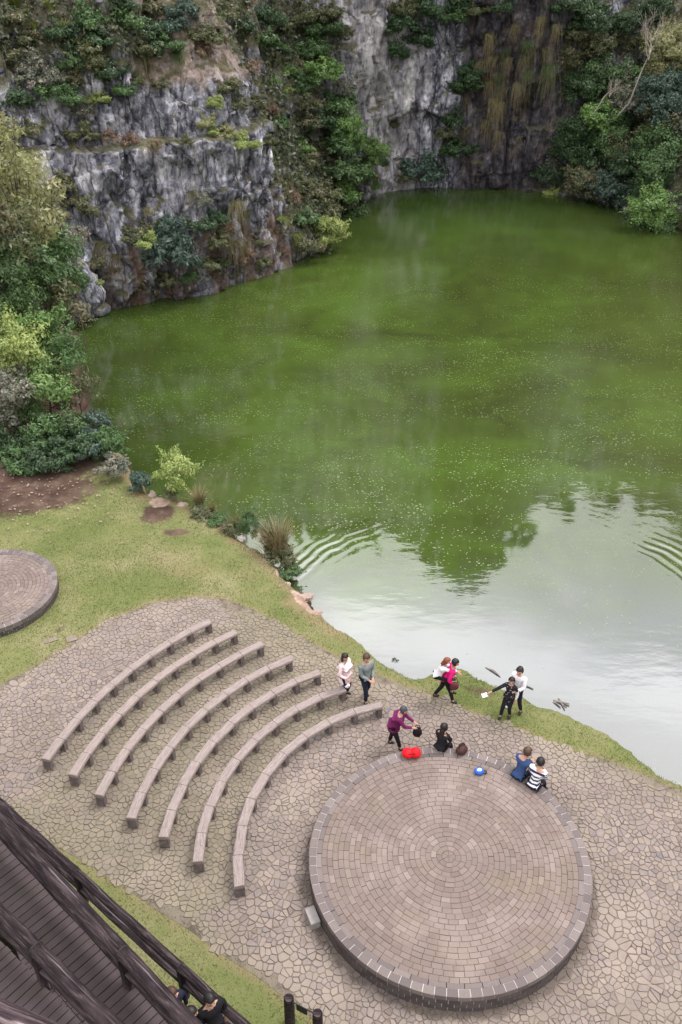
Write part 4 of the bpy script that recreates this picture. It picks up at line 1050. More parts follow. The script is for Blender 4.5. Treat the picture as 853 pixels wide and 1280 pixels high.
for px, py, w, ln, m, lb in [(170, 62, 34, 60, 'straw', 'long straw coloured grass beard over the left cliff edge, under the dark shrubs'), (216, 66, 30, 60, 'green', 'green topped grass beard right of the straw one on the left cliff'),
        (345, 275, 30, 60, 'lime', 'vivid lime grass fountain at the lower corner of the left cliff'), (296, 250, 30, 70, 'straw', 'straw grass curtain above the lake under the grey face'), (290, 300, 40, 50, 'olive', 'olive grass curtain at the waterline of the left cliff'),
        (312, 262, 24, 60, 'olive', 'olive hanging grass right of the straw curtain'), (132, 302, 30, 60, 'straw', 'rusty straw grass hanging over the wet brown rock'), (150, 318, 22, 50, 'olive', 'olive grass trailing on the wet brown rock'),
        (270, 290, 30, 56, 'olive', 'olive grass trailing beside the bluish fern like shrub'), (362, 225, 24, 80, 'olive', 'olive grass trailing down the edge of the gully'), (365, 290, 26, 50, 'lime', 'lime grass dipping into the lake below the gully'),
        (102, 290, 22, 60, 'straw', 'straw grass trailing above the grey boulders'), (236, 240, 26, 50, 'straw', 'short straw grass fringe on the grey face'), (180, 262, 24, 44, 'straw', 'straw grass fringe left of the fern like shrub'), (92, 85, 30, 44, 'olive', 'olive grass among the grey twigs of the upper cliff'), (188, 182, 50, 20, 'straw', 'short dry fringe on the rock ledge')]:
    hang(px, py, w, ln, m, lb, None)
for px, py, w, lb in [(18, 18, 60, 'yellow fern cluster in the top corner of the cliff'), (62, 18, 44, 'yellow fern right of the corner cluster'), (112, 76, 40, 'yellow green fern amid the upper shrubs'), (122, 92, 36, 'lower yellow green fern amid the upper shrubs'), (78, 48, 36, 'yellow fern under the dark upper shrub'), (100, 68, 34, 'pale fern left of the yellow green ferns'), (45, 42, 30, 'small yellow fern on the bare grey rock')]:
    loc, nor, zc = on_cliff(px, py)
    if loc: tuft(loc+nor*.2, w*zc/FOC*.62, 'lime', FERN, lb, None, random.uniform(0, 6), random.uniform(-.3, .3), 'fern', 'fern', 1.2)

# ---- forest of the right bank
RT = 'trees on the right bank slope'
def bank_tree(px, py, w, leaf, label, protos=None, flat=1.0, out=.8):
    loc, nor, zc = on_cliff(px, py)
    if loc is None: return
    dia = w*zc/FOC*1.15; c = loc+Vector((nor.x, nor.y, .1)).normalized()*dia*.5*out
    b = loc-nor*.4+Vector((0, 0, -dia*.35)); tree(b, c, dia, leaf, protos or CROWN, label, RT, flat)
wd = lambda leaf, where: f'{WORD[leaf]} tree {where}'
for px, py, w, leaf, where in [
    (720, 24, 52, 'dark', 'at the head of the right slope'), (744, 58, 46, 'olive', 'at the head of the right slope'), (775, 30, 40, 'dark', 'at the head of the right slope'), (806, 14, 50, 'dark', 'at the head of the right slope'), (795, 55, 36, 'olive', 'at the head of the right slope'),
    (832, 58, 60, 'yellow', 'spreading flat near the bare dead tree'), (812, 46, 46, 'yellow', 'spreading flat near the bare dead tree'), (846, 86, 50, 'yellow', 'spreading flat near the bare dead tree'),
    (740, 96, 58, 'green', 'in the upper belt of the right slope'), (712, 108, 50, 'dark', 'in the upper belt of the right slope'), (768, 98, 56, 'green', 'in the upper belt of the right slope'), (722, 72, 40, 'olive', 'in the upper belt of the right slope'), (775, 120, 50, 'olive', 'in the upper belt of the right slope'),
    (830, 112, 66, 'blue', 'in the upper belt of the right slope'), (806, 122, 56, 'grey', 'in the upper belt of the right slope'), (846, 138, 56, 'blue', 'in the upper belt of the right slope'),
    (718, 160, 54, 'dark', 'in the middle belt of the right slope'), (778, 150, 56, 'dark', 'in the middle belt of the right slope'), (756, 180, 60, 'green', 'in the middle belt of the right slope'), (735, 190, 50, 'dark', 'in the middle belt of the right slope'),
    (810, 160, 60, 'olive', 'in the middle belt of the right slope'), (832, 186, 66, 'green', 'in the middle belt of the right slope'), (785, 190, 50, 'olive', 'in the middle belt of the right slope'), (808, 205, 56, 'dark', 'in the middle belt of the right slope'), (700, 178, 40, 'dark', 'in the middle belt of the right slope'),
    (706, 214, 46, 'dark', 'bending low over the far right shore'), (736, 226, 54, 'olive', 'bending low over the far right shore'), (766, 232, 56, 'blue', 'bending low over the far right shore'), (790, 246, 50, 'dark', 'bending low over the far right shore'), (772, 210, 50, 'dark', 'bending low over the far right shore'),
    (845, 218, 60, 'green', 'bending low over the far right shore'), (718, 196, 40, 'green', 'bending low over the far right shore'), (815, 236, 46, 'dark', 'bending low over the far right shore')]:
    bank_tree(px, py, w, leaf, wd(leaf, where))
bank_tree(742, 148, 58, 'bright', 'bright green round tree in the middle of the right slope', flat=.95, out=1.3)
bank_tree(765, 140, 34, 'bright', 'smaller bright green crown next to the bright round tree', flat=.9, out=1.3)
bank_tree(838, 262, 62, 'bright', 'fresh green tree leaning over the water at the right edge', out=1.2)
bank_tree(846, 290, 50, 'green', 'lowest green bush tree at the right edge over the water', out=1.0)
bank_tree(820, 275, 44, 'dark', 'dark bush tree at the waterline left of the fresh green one', out=.9)
bank_tree(800, 268, 30, 'grey', 'small grey bush dipping into the water on the right bank', OPEN, out=.8)
bank_tree(830, 300, 34, 'brown', 'pale brown dead bush at the right shoreline', OPEN, .7, 1.0)
bank_tree(798, 172, 30, 'brown', 'dead brown crown amid the green right slope', OPEN, .6, 1.6)
bank_tree(684, 240, 22, 'lime', 'little lime bush at the corner of back cliff and right slope', SHRUB, .9, .8)
# bare dead tree
def bare_tree(px, py, h, label):
    loc, nor, zc = on_cliff(px, py); d_ = (loc-CAM); base = CAM+d_*(1-5.5/d_.length)
    rd = random.Random(px); root = empty('dead_tree', base); tag(root, label, 'tree')
    bm = bmesh.new(); pts = [Vector((-.6, 4.5, -3.5)), Vector((.1, .3, -.4)), Vector((.5, 0, h*.35)), Vector((.9, -.1, h*.62))]; tube(bm, pts, [.07, .065, .055, .045], 8, .05)
    obj('trunk', bm, M['palebark'], root)
    bm = bmesh.new()
    def br(p, d, L_, r, dep):
        q = [p]
        for j in range(3): d = (d+Vector((rd.uniform(-.3, .3), rd.uniform(-.3, .3), rd.uniform(-.1, .25)))).normalized(); q.append(q[-1]+d*L_/3)
        tube(bm, q, [r, r*.8, r*.6, r*.4], 5)
        if dep:
            for k in range(3): br(q[rd.randint(1, 3)], (d+Vector((rd.uniform(-.9, .9), rd.uniform(-.5, .5), rd.uniform(-.2, .5)))).normalized(), L_*.62, r*.55, dep-1)
    for k in range(5): br(pts[-1]-Vector((0, 0, k*.12)), Vector((rd.uniform(-1, 1), rd.uniform(-.4, .4), rd.uniform(.25, 1))).normalized(), h*.36, .032, 3)
    obj('branch', bm, M['palebark'], root)
bare_tree(788, 122, 5.0, 'bare pale dead tree with a leaning trunk on the right slope')
bare_tree(746, 132, 1.8, 'small bare grey dead tree behind the bright round tree')

# ---- undergrowth covering the cliff ledges and slopes, wood on the cliff tops
mv = zone(moss); co = np.column_stack([VX.ravel(), VY.ravel(), VZ.ravel()])
W3 = lambda wv: zone(np.array(A(wv)))
dens = np.clip(mv-.15, 0, 1)*(co[:, 2] > -.6)*(co[:, 2] < 22)*sstep(-.15, .45, fbm(co[:, 0]*.35, co[:, 1]*.35, co[:, 2]*.45, 3, seed=33)+.35*W3(wG)+.5*W3(wR))
dens = dens*(1-.55*W3(wL))*(np.abs(co[:, 0]) < 40)*(co[:, 1] > 40)
pick = rng.choice(len(co), 52000, p=dens/dens.sum())
pp = co[pick]+rng.normal(size=(len(pick), 3))*.16
nn = np.column_stack([-nxn, -nyn]); ci = pick % ncs
pp[:, :2] += nn[ci]*rng.random((len(pick), 1))*.55; pp[:, 2] += rng.random(len(pick))*.2
nor = rng.normal(size=(len(pick), 3))*.6+np.column_stack([nn[ci], np.full(len(pick), .8)]); nor /= np.linalg.norm(nor, axis=1)[:, None]
t = np.cross(nor, rng.normal(size=nor.shape)); t /= np.linalg.norm(t, axis=1)[:, None]; b = np.cross(nor, t); s = rng.uniform(.09, .2, (len(pick), 1))
q = np.stack([pp-t*s, pp+b*s*.5, pp+t*s, pp-b*s*.5], 1).reshape(-1, 3)
me = mesh_np('undergrowth', q, np.arange(len(q)).reshape(-1, 4)); cl = np.repeat(.5+.5*vnoise(pp[:, 0]*.5, pp[:, 1]*.5, pp[:, 2]*.5, seed=4), 4); attr(me, 'clump', np.clip(cl, 0, 1))
tag(obj('undergrowth', me, mat_leaf('undergrowth leaves', (0.041, 0.059, 0.028), (0.143, 0.167, 0.080), (.17, .14, .085))), 'mixed green and dry undergrowth covering the cliff ledges and slopes', 'undergrowth', kind='stuff')
V, cl = [], []
k = 0
top = np.column_stack([VX[fine.size+nc], VY[fine.size+nc], VZ[fine.size+nc]])
for i in range(0, len(ss), 1):
    pass
sw = np.arange(s_of((-40, 39)), s_of((38, 37)), 1.5)
for s_ in sw:
    for row, dn in ((fine.size+nc-1, 0), (fine.size+nc+1, 1)):
        i = int(np.argmin(np.abs(ss-s_)))
        x, y, z = VX[row, i], VY[row, i], VZ[row, i]
        h_ = rng.uniform(2.0, 4.2)*(1.0 if dn == 0 else 1.5)
        v_, c_ = leaf_cloud(int(500+k), 14, 42, .16, flat=1.25, core=.4); k += 1
        V.append(v_*h_*.55+np.array([x+rng.uniform(-.6, .6), y+rng.uniform(-.6, .6), z+h_*.35])); cl.append(c_)
for px, py, h_ in ((10.5, 83.5, 4.0), (12.8, 83.5, 5.0), (14.6, 84, 5.5), (16.5, 84, 5.5), (18.4, 83, 4.5)):
    i = int(np.argmin(np.hypot(VX[fine.size+nc-1]-px, VY[fine.size+nc-1]-py))); z = VZ[fine.size+nc-1, i]
    v_, c_ = leaf_cloud(int(900+px*10), 46, 70, .085, flat=1.7, core=.3); V.append(v_*h_*.42*np.array([.75, .75, 1])+np.array([px, py+1, z+h_*.42])); cl.append(c_)
V = np.vstack(V); me = mesh_np('cliff_top_wood', V, np.arange(len(V)).reshape(-1, 4)); attr(me, 'clump', np.concatenate(cl))
tag(obj('cliff_top_wood', me, L['dark']), 'woodland along the cliff tops, seen mirrored in the lake', 'woods', kind='stuff')

# ---- grass blades on the lawn, fallen leaves on the soil
def inside(n, x0, x1, y0, y1, seed):
    g = np.random.default_rng(seed); return np.column_stack([g.uniform(x0, x1, n), g.uniform(y0, y1, n)])
gp = np.vstack([inside(230000, -15.5, 10, 14, 31.5, 1), inside(60000, -12, 2, 7.5, 17, 2)])
z_, sd_, pv_ = ground_z(gp)
j = fbm(gp[:, 0]*1.5, gp[:, 1]*1.5, seed=77)*.12
msk = (sd_ > .1) & (pv_ < .04+j*1.4+.3*np.random.default_rng(5).random(len(gp))**2)
for (cx, cy, rx, ry) in ((-13.0, 29.4, 3.0, 1.5), (-7.0, 28.2, .7, .8), (-6.1, 26.7, .7, .25), (-1.15, 22.75, .5, .8)):
    msk &= ((gp[:, 0]-cx)/rx)**2+((gp[:, 1]-cy)/ry)**2 > 1-.4*j*8*.3
msk &= np.hypot(gp[:, 0]-SC_[0], gp[:, 1]-SC_[1]) > SR_+.03
msk &= ~((gp[:, 0] < -8.5) & (gp[:, 1] > 30.2))
gp, z_ = gp[msk], z_[msk]; n = len(gp); g = np.random.default_rng(3)
keep = g.random(n) < .55+.45*sstep(-.3, .4, fbm(gp[:, 0]*.9, gp[:, 1]*.9, seed=78)); gp, z_ = gp[keep], z_[keep]; n = len(gp)
a = g.uniform(0, 6.28, n); hgt = g.uniform(.025, .065, n); wv = g.uniform(.006, .014, n); ln_ = g.uniform(.0, .05, n)
b0 = np.column_stack([gp, z_-.005]); dxy = np.column_stack([np.cos(a), np.sin(a), a*0]); lx = np.column_stack([-np.sin(a), np.cos(a), a*0])
V = np.stack([b0-dxy*wv[:, None], b0+dxy*wv[:, None], b0+lx*ln_[:, None]+np.array([0, 0, 1])*hgt[:, None]], 1).reshape(-1, 3)
me = mesh_np('grass', V, np.arange(n*3).reshape(n, 3)); cl = .5+.5*fbm(gp[:, 0]*.8, gp[:, 1]*.8, seed=79); attr(me, 'clump', np.clip(np.repeat(cl, 3), 0, 1))
tag(obj('grass', me, mat_leaf('lawn grass blades', (.105, .145, .045), (.20, .22, .08), (.25, .23, .12), .3)), 'short patchy lawn grass round the stone plaza', 'grass', kind='stuff')
g = np.random.default_rng(9); n = 240
lp = np.column_stack([g.normal(-12.2, 2.3, n), g.normal(28.9, 1.3, n)]); lp = np.vstack([lp, inside(26, -12, -1, 19, 28, 4)]); z_, sd_, pv_ = ground_z(lp); ok = sd_ > .2; lp, z_ = lp[ok], z_[ok]; n = len(lp)
a = g.uniform(0, 6.28, n); s = g.uniform(.03, .085, n); d1 = np.column_stack([np.cos(a), np.sin(a), g.uniform(-.3, .3, n)])*s[:, None]; d2 = np.column_stack([-np.sin(a), np.cos(a), g.uniform(-.3, .3, n)])*s[:, None]*.5
c0 = np.column_stack([lp, z_+.07]); V = np.stack([c0-d1, c0+d2, c0+d1, c0-d2], 1).reshape(-1, 3)
me = mesh_np('fallen_leaves', V, np.arange(n*4).reshape(n, 4)); attr(me, 'clump', np.repeat(g.random(n), 4))
tag(obj('fallen_leaves', me, mat_leaf('fallen leaves', (.17, .11, .075), (.42, .33, .25), None, .1)), 'pale fallen leaves scattered over bare soil and lawn', 'leaves', kind='stuff')

# ------------------------------------------------------------------ people
def cloth(name, col, rough=.85, var=.25):
    g = G(name); p = g.obj(); n = g.noise(9, p, 4); 
    c = g.mix(n, tuple(x*(1-var) for x in col), tuple(min(1, x*(1+var)) for x in col)); g.bump(g.noise(14, p, 3), .6, .02)
    return g.done(c, rough, .15)
skin_m = simple('skin', (.46, .27, .20), .55, .08, 8); hair_k = simple('black hair', (.014, .011, .011), .5, .3, 30, .4); hair_b = simple('brown hair', (.07, .035, .022), .5, .3, 30, .4)
hair_r = simple('reddish hair', (.20, .055, .03), .5, .3, 30, .4); hair_g = simple('dark grey hair', (.05, .052, .06), .55, .3, 30, .4)
black_m = cloth('black cloth', (.016, .015, .018)); navy_m = cloth('navy cloth', (.018, .022, .04)); dark_m = cloth('dark trousers', (.018, .018, .026)); shoe_m = simple('dark shoe', (.02, .018, .018), .5)
white_m = cloth('white cloth', (.74, .73, .76)); pink_m = cloth('pale pink coat', (.80, .62, .64)); purple_m = cloth('purple coat', (.145, .018, .085)); magenta_m = cloth('magenta jacket', (.66, .015, .17))
greyj_m = cloth('grey jacket', (.20, .23, .225)); blue_m = cloth('blue sweatshirt', (.035, .065, .16)); lip_m = simple('lips', (.35, .10, .09)); eye_m = simple('eye', (.02, .015, .015), .3)
def stripes():
    g = G('striped jersey'); z = g.n('SeparateXYZ', Vector=g.obj()).outputs[2]
    f = g.math('GREATER_THAN', g.math('SINE', g.math('MULTIPLY', z, 62.0)), .1)
    return g.done(g.mix(f, (.76, .75, .78), (.025, .025, .06)), .85, .15)
def dots():
    g = G('dotted black dress'); v = g.n('TexVoronoi', Scale=17.0, Vector=g.obj())
    return g.done(g.mix(g.math('GREATER_THAN', .24, v.outputs[0]), (.018, .016, .022), (.45, .42, .46)), .85, .15)
stripe_m, dot_m = stripes(), dots()

def ik(a, b, l1, l2, pole):
    a, b = Vector(a), Vector(b); v = b-a; d = min(v.length, (l1+l2)*.999); u = v.normalized()
    x = (l1*l1-l2*l2+d*d)/(2*d); h = math.sqrt(max(0, l1*l1-x*x)); p = Vector(pole); p = (p-u*p.dot(u))
    p = p.normalized() if p.length > 1e-4 else Vector((0, 1, 0))
    return a+u*x+p*h, a+u*d
def skin(name, verts, edges, root, m, parent, sub=1):
    me = bpy.data.meshes.new(name); me.from_pydata([tuple(v[0]) for v in verts], edges, [])
    o = bpy.data.objects.new(name, me); C.objects.link(o)
    md = o.modifiers.new('s', 'SKIN'); md.use_smooth_shade = True
    if sub: ms = o.modifiers.new('u', 'SUBSURF'); ms.levels = sub; ms.render_levels = sub
    lay = me.skin_vertices[0].data
    for i, v in enumerate(verts):
        r = v[1]; lay[i].radius = (r, r) if not hasattr(r, '__len__') else r; lay[i].use_root = (i == root)
    dg = bpy.context.evaluated_depsgraph_get(); nm = bpy.data.meshes.new_from_object(o.evaluated_get(dg)); nm.name = name
    o.modifiers.clear(); o.data = nm; bpy.data.meshes.remove(me)
    nm.materials.clear(); nm.materials.append(m)
    for p in nm.polygons: p.use_smooth = True
    if parent: o.parent = parent
    return o
def person(label, loc, face, h=1.7, pel=None, lean=0.0, side=0.0, feet=None, hands=(None, None), poleL=None, look=(0, 1, 0), top=None, bottom=None, hem=.06, hair=hair_k, long=0.0, shoes=shoe_m,
           female=False, coat_len=0.0, sleeves=None, kneepole=(0, 1, .1), group=None, wide=1.0, cap=None, hood=False):
    k = h/1.7; rz = math.atan2(face[1], face[0])-math.pi/2
    root = empty('person', loc, rz); tag(root, label, 'person', group)
    V3 = Vector
    pel = V3(pel) if pel is not None else V3((0, 0, .90*k))
    s = V3((math.sin(side), math.sin(lean), math.cos(lean))).normalized(); rt = V3((1, 0, 0))
    waist, chest, ch2, nb = pel+s*.13*k, pel+s*.29*k, pel+s*.42*k, pel+s*.49*k
    lf = V3(look).normalized(); hu = (s*.55+V3((0, 0, .6))).normalized(); neck = nb+hu*.06*k
    hc = nb+hu*.17*k+lf*.03*k; sw = (.165 if female else .19)*k*wide
    fw = lf
    rl = hu.cross(lf)*-1; rl.normalize()
    vs, es = [], []
    def av(p, r, par=None):
        vs.append((p, r)); i = len(vs)-1
        if par is not None: es.append((par, i))
        return i
    iP = av(pel, .115*k); iW = av(waist, .105*k, iP); iC = av(chest, .12*k, iW); iC2 = av(ch2, .10*k, iC); iN = av(nb, .055*k, iC2); iN2 = av(neck, .048*k, iN)
    iH0 = av(nb+hu*.115*k+lf*.03*k, .062*k, iN2); iH1 = av(hc, .082*k, iH0); iH2 = av(hc+hu*.075*k-lf*.008*k, .07*k, iH1)
    av(hc+lf*.105*k-hu*.015*k, .013*k, iH1)
    for sg in (-1, 1): av(hc+rl*sg*.092*k-lf*.01*k, .014*k, iH1)
    J = {}
    feet = feet or (V3((-.09, .02, .06)), V3((.09, .02, .06)))
    for si, sg in enumerate((-1, 1)):
        hp = pel+rt*sg*.085*k-s*.04*k; an = V3(feet[si]); kn, an = ik(hp, an, .42*k, .41*k, kneepole)
        a = av(hp, .088*k, iP); b = av(kn, .056*k, a); c = av(an, .038*k, b)
        fd = V3((sg*.12, 1, 0)).normalized()
        av(an+fd*.12*k+V3((0, 0, -.035)), .03*k, c)
        J['hip', sg], J['kn', sg], J['an', sg], J['fd', sg] = hp, kn, an, fd
        sh = pel+s*.43*k+rt*sg*sw; hd = hands[si]
        wr = V3(hd) if hd is not None else sh+V3((sg*.05*k, .03*k, -.50*k))
        pol = poleL[si] if poleL else V3((sg*.6, -.8, -.35))
        el, wr = ik(sh, wr, .28*k, .25*k, pol)
        a = av(sh, .055*k, iC2); b = av(el, .04*k, a); c = av(wr, .026*k, b)
        d = (wr-el).normalized(); lat = d.cross(V3((0, 0, 1))); lat = lat.normalized() if lat.length > .1 else V3((0, 1, 0)); nrm = lat.cross(d)
        pm = av(wr+d*.05*k, .028*k, c); pe = av(wr+d*.085*k, .026*k, pm)
        for f in range(4):
            q = wr+d*.10*k+lat*(f-1.5)*.019*k; ln_ = (.05, .062, .057, .042)[f]*k
            x = av(q, .0095*k, pe); y = av(q+d*ln_*.5-nrm*.006*k, .009*k, x); av(q+d*ln_*.9-nrm*.022*k, .0075*k, y)
        x = av(wr+d*.05*k+lat*.038*k, .011*k, pm); av(wr+d*.085*k+lat*.052*k-nrm*.01*k, .009*k, x)
        J['sh', sg], J['el', sg], J['wr', sg] = sh, el, wr
    body = skin('body', vs, es, 0, skin_m, root, 1)
    # clothes over the same pose
    if top:
        v, e = [], []
        def ad(p, r, par=None):
            v.append((p, r)); i = len(v)-1
            if par is not None: e.append((par, i))
            return i
        p0 = ad(waist, .135*k*wide); p1 = ad(chest, .148*k*wide, p0); p2 = ad(ch2, .125*k*wide, p1); ad(nb-s*.01*k, .072*k, p2)
        x = ad(pel+s*.0, .15*k*wide, p0); thm = (J['kn', -1]+J['kn', 1])/2
        dn = V3((0, 0, -1)) if coat_len == 0 or thm.z < pel.z-.25 else (thm-pel).normalized()
        x = ad(pel+dn*hem*k, .148*k*wide, x)
        if coat_len: x = ad(pel+dn*(hem+coat_len*.5)*k, .165*k*wide, x); ad(pel+dn*(hem+coat_len)*k, .18*k*wide, x)
        for sg in (-1, 1):
            a = ad(J['sh', sg]-rt*sg*.01, .075*k, p2)
            if sleeves is None: b = ad(J['el', sg], .058*k, a); ad(J['wr', sg]*.93+J['el', sg]*.07, .042*k, b)
            else: ad(J['sh', sg]*.3+J['el', sg]*.7, .06*k, a)
        skin('jacket', v, e, 0, top, root, 1)
        if sleeves is not None:
            for sg, m in zip((-1, 1), sleeves):
                skin('sleeve', [(J['sh', sg]*.6+J['el', sg]*.4, .062*k), (J['el', sg], .056*k), (J['wr', sg]*.93+J['el', sg]*.07, .042*k)], [(0, 1), (1, 2)], 0, m, root, 1)
    if bottom:
        v = [(pel+s*.05*k, .125*k)]; e = []
        for sg in (-1, 1):
            n_ = len(v); v += [(J['hip', sg], .10*k), (J['kn', sg], .07*k), (J['an', sg]+V3((0, 0, .04)), .054*k)]; e += [(0, n_), (n_, n_+1), (n_+1, n_+2)]
        skin('trousers', v, e, 0, bottom, root, 1)
    for si, sg in enumerate((-1, 1)):
        m = shoes[si] if isinstance(shoes, tuple) else shoes
        a = J['an', sg]; fd = J['fd', sg]
        skin('shoe', [(a+V3((0, 0, .05))*k, .05*k), (a-fd*.03*k+V3((0, 0, -.012)), .05*k), (a+fd*.08*k+V3((0, 0, -.022)), .046*k), (a+fd*.155*k+V3((0, 0, -.03)), .036*k)], [(0, 1), (1, 2), (2, 3)], 0, m, root, 1)
    # hair, eyes, mouth
    bm = bmesh.new(); bmesh.ops.create_icosphere(bm, subdivisions=3, radius=1.0)
    Mh = Matrix((rl, fw, hu)).transposed()
    kill = [x for x in bm.verts if (x.co.y > .35 and x.co.z < .38) or (x.co.y > .0 and x.co.z < -.35) or x.co.z < -.8]
    bmesh.ops.delete(bm, geom=kill, context='VERTS')
    for x in bm.verts:
        w = 1+.05*math.sin(x.co.x*9)*math.sin(x.co.z*11)
        x.co = hc+hu*.022*k-lf*.012*k+Mh @ Vector((x.co.x*.104*k*w, x.co.y*.116*k*w, x.co.z*.125*k*w))
    o = obj('hair' if cap is None else 'cap', bm, cap or hair, root); smooth(o); md = o.modifiers.new('t', 'SOLIDIFY'); md.thickness = .012; md.offset = 0
    if long:
        b0 = hc-lf*.085*k; skin('long_hair', [(hc-lf*.05*k+hu*.02*k, .085*k), (b0-hu*.10*k, .085*k), (b0-hu*(.10+long*.5)*k-lf*.02*k, .085*k), (b0-hu*(.10+long)*k-lf*.0*k, .05*k)], [(0, 1), (1, 2), (2, 3)], 0, hair, root, 1)
    for sg in (-1, 1):
        bm = bmesh.new(); blob(bm, hc+lf*.077*k+rl*sg*.03*k+hu*.015*k, (.011*k,)*3, 2); obj('eye', bm, eye_m, body)
    bm = bmesh.new(); blob(bm, hc+lf*.078*k-hu*.045*k, (.02*k, .012*k, .007*k), 2, rot=Mh.to_3x3()); obj('mouth', bm, lip_m, body)
    return root, J, hc
V3 = Vector
def g0(px, py, z=0.0): return at(px, py, z)

p = g0(431, 869); person('woman in a pale pink coat with long dark hair standing behind a bench end', p, (.75, -.5), 1.63, top=pink_m, bottom=dark_m, hair=hair_k, long=.22, female=True, coat_len=.34, wide=1.2, look=(.3, 1, -.25), hands=(None, V3((.2, .22, .92))))
p = g0(457, 874); person('man in a grey jacket and dark trousers looking down at his hands', p, (.55, -.8), 1.76, wide=1.1, top=greyj_m, bottom=navy_m, hair=hair_b, look=(0, 1, -.35), hands=(V3((-.05, .27, 1.02)), V3((.08, .29, 1.02))), feet=(V3((-.11, -.16, .06)), V3((.11, .16, .06))))
p = g0(495, 934); pw, _, _ = person('person in a purple coat bending over the stage rim, holding a black bag', p, (.95, -.22), 1.62, lean=.42, top=purple_m, bottom=black_m, hair=hair_g, look=(0, 1, -.55), female=True, coat_len=.16, wide=1.22, pel=(0, -.08, .88), hands=(V3((-.10, .46, .98)), V3((.08, .44, .96))), feet=(V3((-.1, -.2, .06)), V3((.1, .14, .06))))
# the pair carrying one another
p = g0(556, 875); cp_ = p
person('person in a magenta jacket walking along the grass with another on their back', p, (.97, -.1), 1.66, lean=.34, wide=1.15, top=magenta_m, bottom=black_m, hair=hair_k, look=(0, 1, -.35), female=True, pel=(0, 0, .87), hands=(V3((-.2, .2, .85)), V3((.2, .2, .85))), feet=(V3((-.09, -.30, .08)), V3((.09, .22, .06))))
person('red haired person in a white top riding piggyback on the magenta jacket', p, (.97, -.1), 1.5, lean=.42, top=white_m, bottom=black_m, hair=hair_r, look=(.2, 1, -.1), female=True, pel=(0, -.26, .98), long=.12,
       hands=(V3((.03, .30, 1.16)), V3((-.03, .33, 1.14))), feet=(V3((-.26, .16, .60)), V3((.26, .16, .60))), kneepole=(0, 1, .4), poleL=(V3((-1, .1, -.3)), V3((1, .1, -.3))))
# the hugging pair
p = g0(640, 889); fc = (-.55, -.8); fv = V3((fc[0], fc[1], 0)).normalized()
person('tall person in a white jacket hugging someone from behind on the grass', p+V3((.10, .10, 0)), fc, 1.66, wide=1.02, top=white_m, bottom=dark_m, hair=hair_k, look=(0, 1, -.3), lean=.08, hands=(V3((-.10, .36, 1.06)), V3((.10, .36, 1.10))), feet=(V3((-.2, .05, .06)), V3((.2, 0, .06))), poleL=(V3((-.5, -.2, -.8)), V3((.5, -.2, -.8))), shoes=(shoe_m, white_m))
wr_, J_, _ = person('dark haired woman in a speckled black dress with one arm stretched out, hugged from behind', p+fv*.24+V3((-.04, .02, 0)), (-.5, -.85), 1.5, top=dot_m, bottom=black_m, hair=hair_k, look=(-.2, 1, -.1), female=True, coat_len=.34, hands=(None, V3((.48, .32, .95))), feet=(V3((-.08, 0, .06)), V3((.13, .16, .06))), sleeves=(white_m, black_m), poleL=(V3((-.6, -.8, -.3)), V3((.2, -.5, -.8))))
# seated on the rim
p = g0(551, 936, DH); person('person with long black hair in black clothes sitting on the stage rim', p, (.62, .78), 1.64, pel=(0, 0, .115), lean=.12, top=black_m, bottom=black_m, hair=hair_k, long=.34, female=True, feet=(V3((-.08, .44, -.46)), V3((.1, .40, -.46))), hands=(V3((-.1, .34, .16)), V3((.1, .36, .16))), look=(.1, 1, -.3), wide=1.05)
p = g0(648, 972, DH); person('brown haired man in a blue sweatshirt hunched on the stage rim', p, (.70, .72), 1.76, pel=(0, 0, .12), lean=.42, top=blue_m, bottom=navy_m, hair=hair_b, feet=(V3((-.12, .46, -.46)), V3((.12, .46, -.46))), hands=(V3((-.02, .46, .25)), V3((.1, .46, .25))), look=(.5, 1, -.3), wide=1.05)
p = g0(667, 984, DH); person('person in a black and white striped jersey sitting on the stage rim', p, (.62, .78), 1.72, pel=(0, 0, .12), lean=.30, top=stripe_m, bottom=dark_m, hair=hair_k, feet=(V3((-.1, .46, -.46)), V3((.12, .46, -.46))), hands=(V3((-.12, .42, .22)), V3((.06, .42, .25))), look=(-.35, 1, -.25), wide=1.05)
# on the lower walkway
dz = 2.28
for px, py, hz, fa, hh_, tm, hm, lb in [(262, 1249, 3.86, (.55, -.75), 1.72, black_m, hair_k, 'man in a black jacket leaning by the far railing of the lower walkway'), (238, 1267, 3.80, (.75, .15), 1.66, navy_m, hair_k, 'black haired person in navy on the lower walkway, next to the man in black'),
                                        (215, 1243, 3.66, (.6, -.6), 1.56, navy_m, hair_b, 'person on the lower walkway mostly hidden behind the thick middle railing')]:
    q = at(px, py, hz); person(lb, (q.x, q.y, dz), fa, hh_, top=tm, bottom=dark_m, hair=hm, look=(0, 1, -.1))

